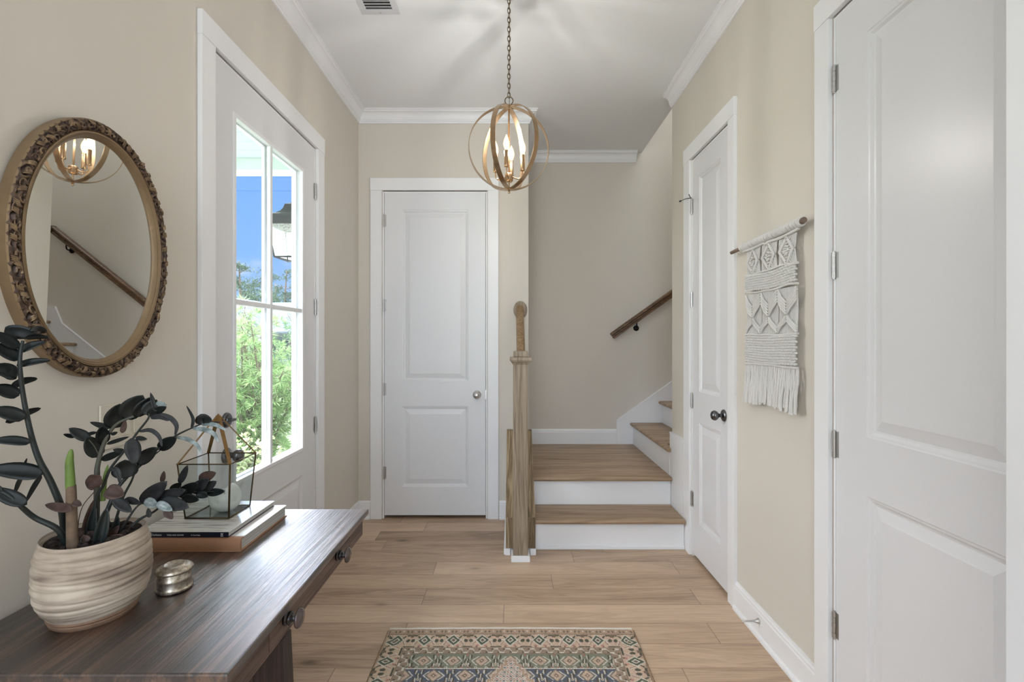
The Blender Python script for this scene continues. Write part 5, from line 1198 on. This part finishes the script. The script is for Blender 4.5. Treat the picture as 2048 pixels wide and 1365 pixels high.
    edge = (du < 0.004) | (dv < 0.004); verts[..., 2][edge] = 0.003
    rim = (du < 1e-6) | (dv < 1e-6); verts[..., 2][rim] = 0.0005
    idx = np.arange(ny*nx).reshape(ny, nx); quads = np.stack([idx[:-1, :-1], idx[1:, :-1], idx[1:, 1:], idx[:-1, 1:]], -1).reshape(-1, 4)
    me = bpy.data.meshes.new('pile'); me.vertices.add(ny*nx)
    rt = thing('rug', (-0.005, 1.40, 0), 'faded oriental rug with green, pink and navy pattern on the oak floor', 'rug')
    org = Vector((-0.005, 1.40, 0.0)); vv = (verts-np.array(org)).reshape(-1)
    me.vertices.foreach_set('co', vv); me.loops.add(quads.size); me.loops.foreach_set('vertex_index', quads.reshape(-1)); me.polygons.add(len(quads)); me.polygons.foreach_set('loop_start', np.arange(0, quads.size, 4)); me.update(calc_edges=True)
    at = me.color_attributes.new('dye', 'FLOAT_COLOR', 'POINT'); at.data.foreach_set('color', np.concatenate([col, np.ones((ny, nx, 1))], -1).reshape(-1).astype(np.float32))
    m = bpy.data.materials.new('dyed_wool'); m.use_nodes = True; nt = m.node_tree; b = nt.nodes['Principled BSDF']; b.inputs['Roughness'].default_value = 0.95; b.inputs['Specular IOR Level'].default_value = 0.1
    a = N(nt, 'ShaderNodeAttribute', attribute_name='dye'); L(nt, a.outputs['Color'], b.inputs['Base Color'])
    me.materials.append(m); o = bpy.data.objects.new('pile', me); COL.objects.link(o); o.parent = rt; o.location = (0, 0, 0)
    bm = BM(); rq = random.Random(3)
    x = X0+0.004
    while x < X1-0.004:
        yy = Y1+0.006*math.sin(PI*(x-X0)/W_); d = rq.uniform(0.004, 0.010); tube(bm, [(x, yy-0.003, 0.006), (x+rq.uniform(-0.002, 0.002), yy+d*0.6, 0.005), (x+rq.uniform(-0.003, 0.003), yy+d, 0.0022)], 0.0019, 5); x += 0.0042
    tube(bm, [(X0+0.003+(W_-0.006)*i/60, Y1+0.006*math.sin(PI*i/60)+0.001*math.sin(i), 0.0058) for i in range(61)], 0.0055, 6)
    obj('fringe', bm, mat('ivory_wool_fringe', lin(222, 214, 202), 0.9), rt, smooth=True)
    bm = BM()
    for xx, sg in ((X0, -1), (X1, 1)):
        y = Y0
        while y < Y1-0.01:
            tube(bm, [(xx+sg*0.001, y, 0.006), (xx+sg*(0.003+rq.uniform(0, 0.003)), y+rq.uniform(-0.003, 0.003), 0.0025)], 0.0016, 5); y += 0.007
    obj('selvedge', bm, mat('brown_wool_edge', lin(150, 126, 100), 0.95, vary=0.3, vscale=60), rt)
rug()

# ------------------------------------------------------------------ outdoors
GZ = -0.55
def grass():
    m = bpy.data.materials.new('lawn_grass'); m.use_nodes = True; nt = m.node_tree; b = nt.nodes['Principled BSDF']; b.inputs['Roughness'].default_value = 1.0; b.inputs['Specular IOR Level'].default_value = 0.0
    g = N(nt, 'ShaderNodeNewGeometry'); n = N(nt, 'ShaderNodeTexNoise', i_Scale=1.7, i_Detail=8.0, i_Roughness=0.7); L(nt, g.outputs['Position'], n.inputs['Vector'])
    r = ramp(nt, n.outputs['Fac'], [(0.3, lin(92, 106, 82)), (0.7, lin(140, 150, 124))]); L(nt, r.outputs[0], b.inputs['Base Color']); return m
bm = BM(); box(bm, -160, XL-T-0.01, -40, 160, GZ-0.5, GZ); tag(obj('lawn', bm, grass()), 'green lawn stretching out beyond the porch', 'lawn', kind='structure')
M_conc = mat('pale_road_concrete', lin(160, 161, 160), 1.0, vary=0.05, spec=0.0)
bm = BM(); prism(bm, [(-60, 16), (-2, 16), (-2, 21), (-60, 21)], 'z', GZ+0.002, GZ+0.02); tag(obj('road', bm, M_conc), 'pale concrete street in front of the house', 'street', kind='structure')
bm = BM(); box(bm, -2.75, XL-T-0.002, -1.0, 3.80, GZ, -0.03); tag(obj('porch_floor', bm, M_conc), 'concrete porch floor outside the entry door', 'porch', kind='structure')
M_mint = mat('haint_blue_porch_paint', lin(182, 200, 196), 0.7)
M_mintw = mat('pale_porch_beam_paint', lin(206, 216, 211), 0.7)
bm = BM(); box(bm, -2.75, XL-T-0.019, -1.0, 3.60, 2.715, 2.82)
for k in range(31): box(bm, -2.70, XL-T-0.02, -0.96+0.147*k, -0.96+0.147*k+0.143, 2.707, 2.715)
tag(obj('porch_ceiling', bm, M_mint), 'mint green boarded porch ceiling', 'porch ceiling', kind='structure')
bm = BM(); box(bm, -2.75, XL-T-0.019, 3.602, 3.74, 2.618, 2.85); box(bm, -2.75, -2.62, -1.0, 3.60, 2.60, 2.706); tag(obj('porch_beam', bm, M_mintw, bevel=0.004), 'pale green beam along the porch edge', 'porch beam', kind='structure')
bm = BM(); box(bm, -2.75, -2.62, -0.95, -0.80, -0.03, 2.60); box(bm, -2.77, -2.60, -0.97, -0.78, -0.03, 0.15); box(bm, -2.77, -2.60, -0.97, -0.78, 2.48, 2.60); tag(obj('porch_column', bm, M_white), 'white square porch column', 'porch column', kind='structure')
bm = BM(); box(bm, -2.85, XL-T-0.019, -1.2, 3.85, 2.855, 2.95); box(bm, XL-T-0.02, 5, YREAR-0.2, YS+0.5, 5.75, 5.85); tag(obj('roof', bm, mat('roof_shingle', lin(120, 118, 116), 0.9)), 'roof over the porch and the house', 'roof', kind='structure')
bm = BM(); box(bm, XL-T-0.018, XL-T-0.001, YREAR-0.2, ED[0]-0.061, GZ, 5.7); box(bm, XL-T-0.018, XL-T-0.001, ED[1]+0.061, YS+0.4, GZ, 5.7); box(bm, XL-T-0.018, XL-T-0.001, ED[0]-0.061, ED[1]+0.061, DH+0.061, 5.7)
tag(obj('wall_outside', bm, mat('white_siding', lin(232, 233, 232), 0.6)), 'white siding outside the entry door', 'wall', kind='structure')

# wall lantern outside the door
lc = Vector((-1.44, 3.20, 1.864)); wl = thing('wall_lantern', (XL-T-0.018, 3.20, 1.85), 'dark metal wall lantern with seeded glass outside the door', 'lantern')
M_lan = mat('aged_dark_bronze', lin(20, 27, 27), 0.5, 0.0, vary=0.3, vscale=30)
def sqr(r, z): return [Vector((lc.x+sx*r, lc.y+sy*r, z)) for sx, sy in ((-1, -1), (1, -1), (1, 1), (-1, 1))]
LB, LT = sqr(0.092, 1.886), sqr(0.122, 2.097)
bm = BM()
for k in range(4):
    bar(bm, LB[k], LT[k], 0.006); bar(bm, LB[k], LB[(k+1) % 4], 0.006); bar(bm, LT[k], LT[(k+1) % 4], 0.006); bar(bm, LB[k], Vector((lc.x, lc.y, 1.866)), 0.004)
obj('frame', bm, M_lan, wl)
bm = BM(); prev = None
for r_, z_ in ((0.133, 2.092), (0.135, 2.100), (0.132, 2.140), (0.112, 2.160), (0.085, 2.174), (0.064, 2.192), (0.052, 2.215), (0.046, 2.240), (0.020, 2.252), (0.012, 2.275), (0.001, 2.285)):
    ring_ = [bm.verts.new(v) for v in sqr(r_, z_)]
    if prev:
        for k in range(4): bm.faces.new((prev[k], prev[(k+1) % 4], ring_[(k+1) % 4], ring_[k]))
    else: bm.faces.new(ring_)
    prev = ring_
bm.faces.new(prev); obj('roof_cap', bm, M_lan, wl)
M_seed = thin_glass('seeded_glass', (0.80, 0.84, 0.82, 1), 0.12, 0.2)
nt = M_seed.node_tree; ms_ = [n for n in nt.nodes if n.type == 'MIX_SHADER'][0]; oo_ = [n for n in nt.nodes if n.type == 'OUTPUT_MATERIAL'][0]
tl_ = N(nt, 'ShaderNodeBsdfTranslucent'); tl_.inputs[0].default_value = (0.85, 0.88, 0.86, 1); m2_ = N(nt, 'ShaderNodeMixShader'); g_ = N(nt, 'ShaderNodeTexCoord'); n_ = N(nt, 'ShaderNodeTexNoise', i_Scale=120.0); L(nt, g_.outputs['Object'], n_.inputs['Vector']); r_ = ramp(nt, n_.outputs['Fac'], [(0.4, (0.55,)*3), (0.65, (0.25,)*3)])
L(nt, r_.outputs[0], m2_.inputs[0]); L(nt, ms_.outputs[0], m2_.inputs[1]); L(nt, tl_.outputs[0], m2_.inputs[2]); L(nt, m2_.outputs[0], oo_.inputs[0])
for k in range(4):
    bm = BM(); bm.faces.new([bm.verts.new(v) for v in (LB[k], LB[(k+1) % 4], LT[(k+1) % 4], LT[k])]); obj('glass_pane', bm, M_seed, wl)
bm = BM(); tube(bm, [(lc.x, lc.y, 1.886), (lc.x, lc.y, 1.97)], 0.012, 10); obj('candle_sleeve', bm, M_lan, wl)
bm = BM(); lathe(bm, [(0, 0), (0.008, 0), (0.016, 0.02), (0.014, 0.04), (0.006, 0.06), (0, 0.068)], Matrix.Translation((lc.x, lc.y, 1.971)) @ Matrix.Scale(1.4, 4), 16); obj('bulb', bm, mat('porch_bulb', (1, 0.9, 0.7, 1), 0.3, emis=(1, 0.82, 0.55, 1), estr=5), wl, smooth=True)
bm = BM(); tube(bm, catmull([(lc.x, lc.y, 2.27), (lc.x, lc.y, 2.31), (lc.x+0.06, lc.y, 2.33), (XL-T-0.03, lc.y, 2.26)], 6), 0.006, 8); box(bm, XL-T-0.032, XL-T-0.0185, lc.y-0.05, lc.y+0.05, 2.10, 2.36); obj('bracket', bm, M_lan, wl)

# plants ------------------------------------------------------------
def leafy_mat(name, dark, lite, rough=0.6, trans=0.35):
    m = bpy.data.materials.new(name); m.use_nodes = True; nt = m.node_tree; b = nt.nodes['Principled BSDF']; b.inputs['Roughness'].default_value = rough
    g = N(nt, 'ShaderNodeNewGeometry'); r = ramp(nt, g.outputs['Random Per Island'], [(0.0, dark), (1.0, lite)]); L(nt, r.outputs[0], b.inputs['Base Color'])
    t = N(nt, 'ShaderNodeBsdfTranslucent'); L(nt, r.outputs[0], t.inputs[0]); mx = N(nt, 'ShaderNodeMixShader'); mx.inputs[0].default_value = trans
    L(nt, b.outputs[0], mx.inputs[1]); L(nt, t.outputs[0], mx.inputs[2]); L(nt, mx.outputs[0], nt.nodes['Material Output'].inputs[0]); return m
M_bark = mat('grey_brown_bark', lin(112, 98, 86), 0.9, vary=0.3, vscale=20)
M_podo = leafy_mat('feathery_green_foliage', lin(96, 136, 82), lin(188, 212, 150))
M_dnd = leafy_mat('deep_green_foliage', lin(62, 98, 72), lin(130, 156, 112))
M_var = leafy_mat('variegated_foliage', lin(150, 176, 110), lin(240, 236, 202), trans=0.3)
M_pine = leafy_mat('pine_foliage', lin(38, 62, 50), lin(88, 116, 84), trans=0.12)
def blades(bm, p, d, n, ln_, w_, rq, spread=0.8):
    for _ in range(n):
        v = (d+Vector((rq.gauss(0, spread), rq.gauss(0, spread), rq.gauss(0, spread)))).normalized(); s = v.cross(Vector((rq.gauss(0, 1), rq.gauss(0, 1), rq.gauss(0, 1)))).normalized()
        l = ln_*rq.uniform(0.6, 1.2); w2 = w_*rq.uniform(0.7, 1.3); q = p+v*l*0.1
        bm.faces.new([bm.verts.new(c) for c in (q, q+v*l*0.45+s*w2, q+v*l+Vector((0, 0, -0.1*l)), q+v*l*0.45-s*w2)])
def shrub(name, label, base, hgt, rad, nbr, ncl, nbl, ln_, w_, m, seed, cat='shrub', group=None, upright=0.6, trunk=0.02):
    rq = random.Random(seed); t = thing(name, base, label, cat, group); base = Vector(base); fb, wb = BM(), BM()
    for b in range(nbr):
        a = rq.uniform(0, 2*PI); rr = rad*rq.uniform(0.25, 1.0); tip = base+Vector((math.cos(a)*rr, math.sin(a)*rr, hgt*rq.uniform(0.5, 1.0)*(1-0.25*rr/rad)))
        mid = base.lerp(tip, 0.5)+Vector((rq.gauss(0, 0.06), rq.gauss(0, 0.06), 0.12*hgt)); c = catmull([base, mid, tip], 8)
        tube(wb, c, [trunk*(1-0.8*i/(len(c)-1)) for i in range(len(c))], 5)
        for k in range(ncl):
            u = rq.uniform(0.18, 1.0); p = c[min(len(c)-1, int(u*(len(c)-1)))]; off = Vector((rq.gauss(0, 1), rq.gauss(0, 1), rq.gauss(0, 0.7)))*rad*0.17; q = p+off
            tube(wb, [p, q], 0.003, 3, caps=False); blades(fb, q, (off.normalized()+Vector((0, 0, upright))).normalized(), nbl, ln_, w_, rq)
    obj('stems', wb, M_bark, t, recalc=False); obj('foliage', fb, m, t, recalc=False)
shrub('feathery_shrub', 'tall feathery bright green shrub seen through the door glass', (-3.45, 6.5, GZ), 2.65, 0.85, 28, 36, 34, 0.11, 0.0042, M_podo, 5, group=None)
shrub('feathery_shrub', 'deeper green feathery shrub at the right of the door glass', (-3.6, 9.2, GZ), 3.0, 0.85, 22, 28, 26, 0.12, 0.006, M_dnd, 9)
for i, (x, y, s_) in enumerate(((-2.98, 5.35, 1.05), (-2.05, 4.98, 0.9), (-2.40, 6.15, 1.15))):
    shrub('variegated_shrub', ['low cream-and-green shrub nearest the porch on the left', 'low cream-and-green shrub nearest the porch on the right', 'low cream-and-green shrub behind the other two'][i], (x, y, GZ), s_, 0.42, 16, 18, 9, 0.045, 0.012, M_var, 20+i, group='pale shrubs beside the porch', trunk=0.006)
def tree(label, base, hgt, crown, clumps, m, seed, nbl=330, ln_=0.24, w_=0.036, name='pine_tree', z0=0.45, flat=0.45):
    rq = random.Random(seed); t = thing(name, base, label, 'tree', 'trees beyond the house'); base = Vector(base); fb, wb = BM(), BM(); top = base+Vector((rq.uniform(-0.4, 0.4), 0, hgt)); c = catmull([base, base.lerp(top, 0.5)+Vector((rq.uniform(-0.3, 0.3), 0, 0)), top], 6)
    tube(wb, c, [0.24*(1-0.75*i/(len(c)-1)) for i in range(len(c))], 7)
    for k in range(clumps):
        u = z0+(1-z0)*rq.random(); p = base.lerp(top, u); a = rq.uniform(0, 2*PI); rr = crown*rq.uniform(0.2, 1)*(1.15-0.6*(u-z0)/(1-z0)); q = p+Vector((math.cos(a)*rr, math.sin(a)*rr, rq.uniform(-0.2, 0.7)))
        tube(wb, [p, q], [0.07, 0.02], 4, caps=False)
        for _ in range(nbl//7):
            o_ = Vector((rq.gauss(0, 0.5), rq.gauss(0, 0.5), rq.gauss(0, 0.5*flat)))*crown*0.42; blades(fb, q+o_, Vector((0, 0, 0.5)), 7, ln_, w_, rq, 1.0)
    obj('trunk', wb, M_bark, t, recalc=False); obj('crown', fb, m, t, recalc=False)
PZ = [(478, 56, 11.2, 'tall pine at the left edge of the glass'), (527, 64, 12.4, 'tall open-crowned pine in the middle of the left panes'), (572, 72, 12.4, 'darker pine behind the wall lantern'), (500, 84, 12.0, 'distant pine between the two tall ones'), (552, 93, 13.0, 'distant pine just behind the glazing bar')]
for i, (px, y, h_, lb) in enumerate(PZ): tree(lb, ((px-1024)*y/F, y, GZ), h_, 2.2, 13, M_pine, 40+i)
for i, px in enumerate((462, 492, 520, 548, 578, 604)):
    y = (46, 106, 50, 117, 79, 60)[i]; tree(['round dark tree at the far left behind the roof', 'round green tree behind the roof ridge', 'low round tree behind the white house', 'low round tree beside the glazing bar', 'round tree behind the right-hand pane', 'round tree hidden by the door edge'][i], ((px-1024)*y/F, y, GZ), (5.2, 10.4, 5.9, 10.6, 7.6, 7.0)[i], 2.0 if i in (0, 2, 5) else 2.4, 16, M_dnd if i % 2 else M_pine, 60+i, name='broadleaf_tree', z0=0.25, flat=0.8)
# neighbouring house
hx, hy = -17.5, 30.0
hs = thing('house', (hx, hy, GZ), 'white single-storey house with a grey gabled roof across the street', 'house')
M_sid = mat('white_house_siding', lin(186, 194, 200), 0.7); M_rf = mat('grey_roof_shingles', lin(112, 120, 130), 1.0, vary=0.1, vscale=8, spec=0.0); M_win = mat('dark_window_glass', lin(70, 92, 104), 0.1); M_shut = mat('teal_shutter', lin(52, 84, 92), 0.5)
bm = BM(); box(bm, -21, -8.5, hy, hy+9, GZ, 2.0); prism(bm, [(-20.5, 2.0), (-14.9, 2.0), (-17.7, 3.9)], 'y', hy-1.2, hy+4); box(bm, -20.3, -15.1, hy-1.0, hy, GZ, 2.0); obj('walls', bm, M_sid, hs)
bm = BM(); prism(bm, [(hy-0.5, 1.95), (hy+4.5, 3.9), (hy+9.5, 1.95), (hy+9.5, 2.1), (hy+4.5, 4.1), (hy-0.5, 2.1)], 'x', -21.5, -8.0)
for sx in (-1, 1): hexa(bm, [(-17.7, hy-1.5, 3.95), (-17.7+sx*3.2, hy-1.5, 1.85), (-17.7+sx*3.2, hy+4, 1.85), (-17.7, hy+4, 3.95), (-17.7, hy-1.5, 4.12), (-17.7+sx*3.2, hy-1.5, 2.02), (-17.7+sx*3.2, hy+4, 2.02), (-17.7, hy+4, 4.12)])
obj('roof', bm, M_rf, hs)
for x in (-18.6, -16.8, -14.2, -12.6, -11.0, -9.6):
    yf = hy-1.02 if x < -15 else hy-0.02
    bm = BM(); box(bm, x-0.42, x+0.42, yf-0.05, yf, 0.1, 1.5); fwin = obj('window', bm, M_sid, hs)
    bm = BM(); box(bm, x-0.34, x-0.03, yf-0.07, yf-0.051, 0.18, 1.42); box(bm, x+0.03, x+0.34, yf-0.07, yf-0.051, 0.18, 1.42); obj('pane', bm, M_win, fwin)
    for sx in (-1, 1): bm = BM(); box(bm, x+sx*0.6-0.15, x+sx*0.6+0.15, yf-0.05, yf, 0.1, 1.5); obj('shutter', bm, M_shut, hs)
for x in (-14.9, -12.9, -10.9, -8.9): bm = BM(); box(bm, x-0.1, x+0.1, hy-1.6, hy-1.4, GZ, 1.8); obj('porch_post', bm, M_sid, hs)
bm = BM(); hexa(bm, [(-15.0, hy-1.8, 1.8), (-8.3, hy-1.8, 1.8), (-8.3, hy-0.02, 2.0), (-15.0, hy-0.02, 2.0), (-15.0, hy-1.8, 1.9), (-8.3, hy-1.8, 1.9), (-8.3, hy-0.02, 2.25), (-15.0, hy-0.02, 2.25)]); obj('porch_roof', bm, M_rf, hs)
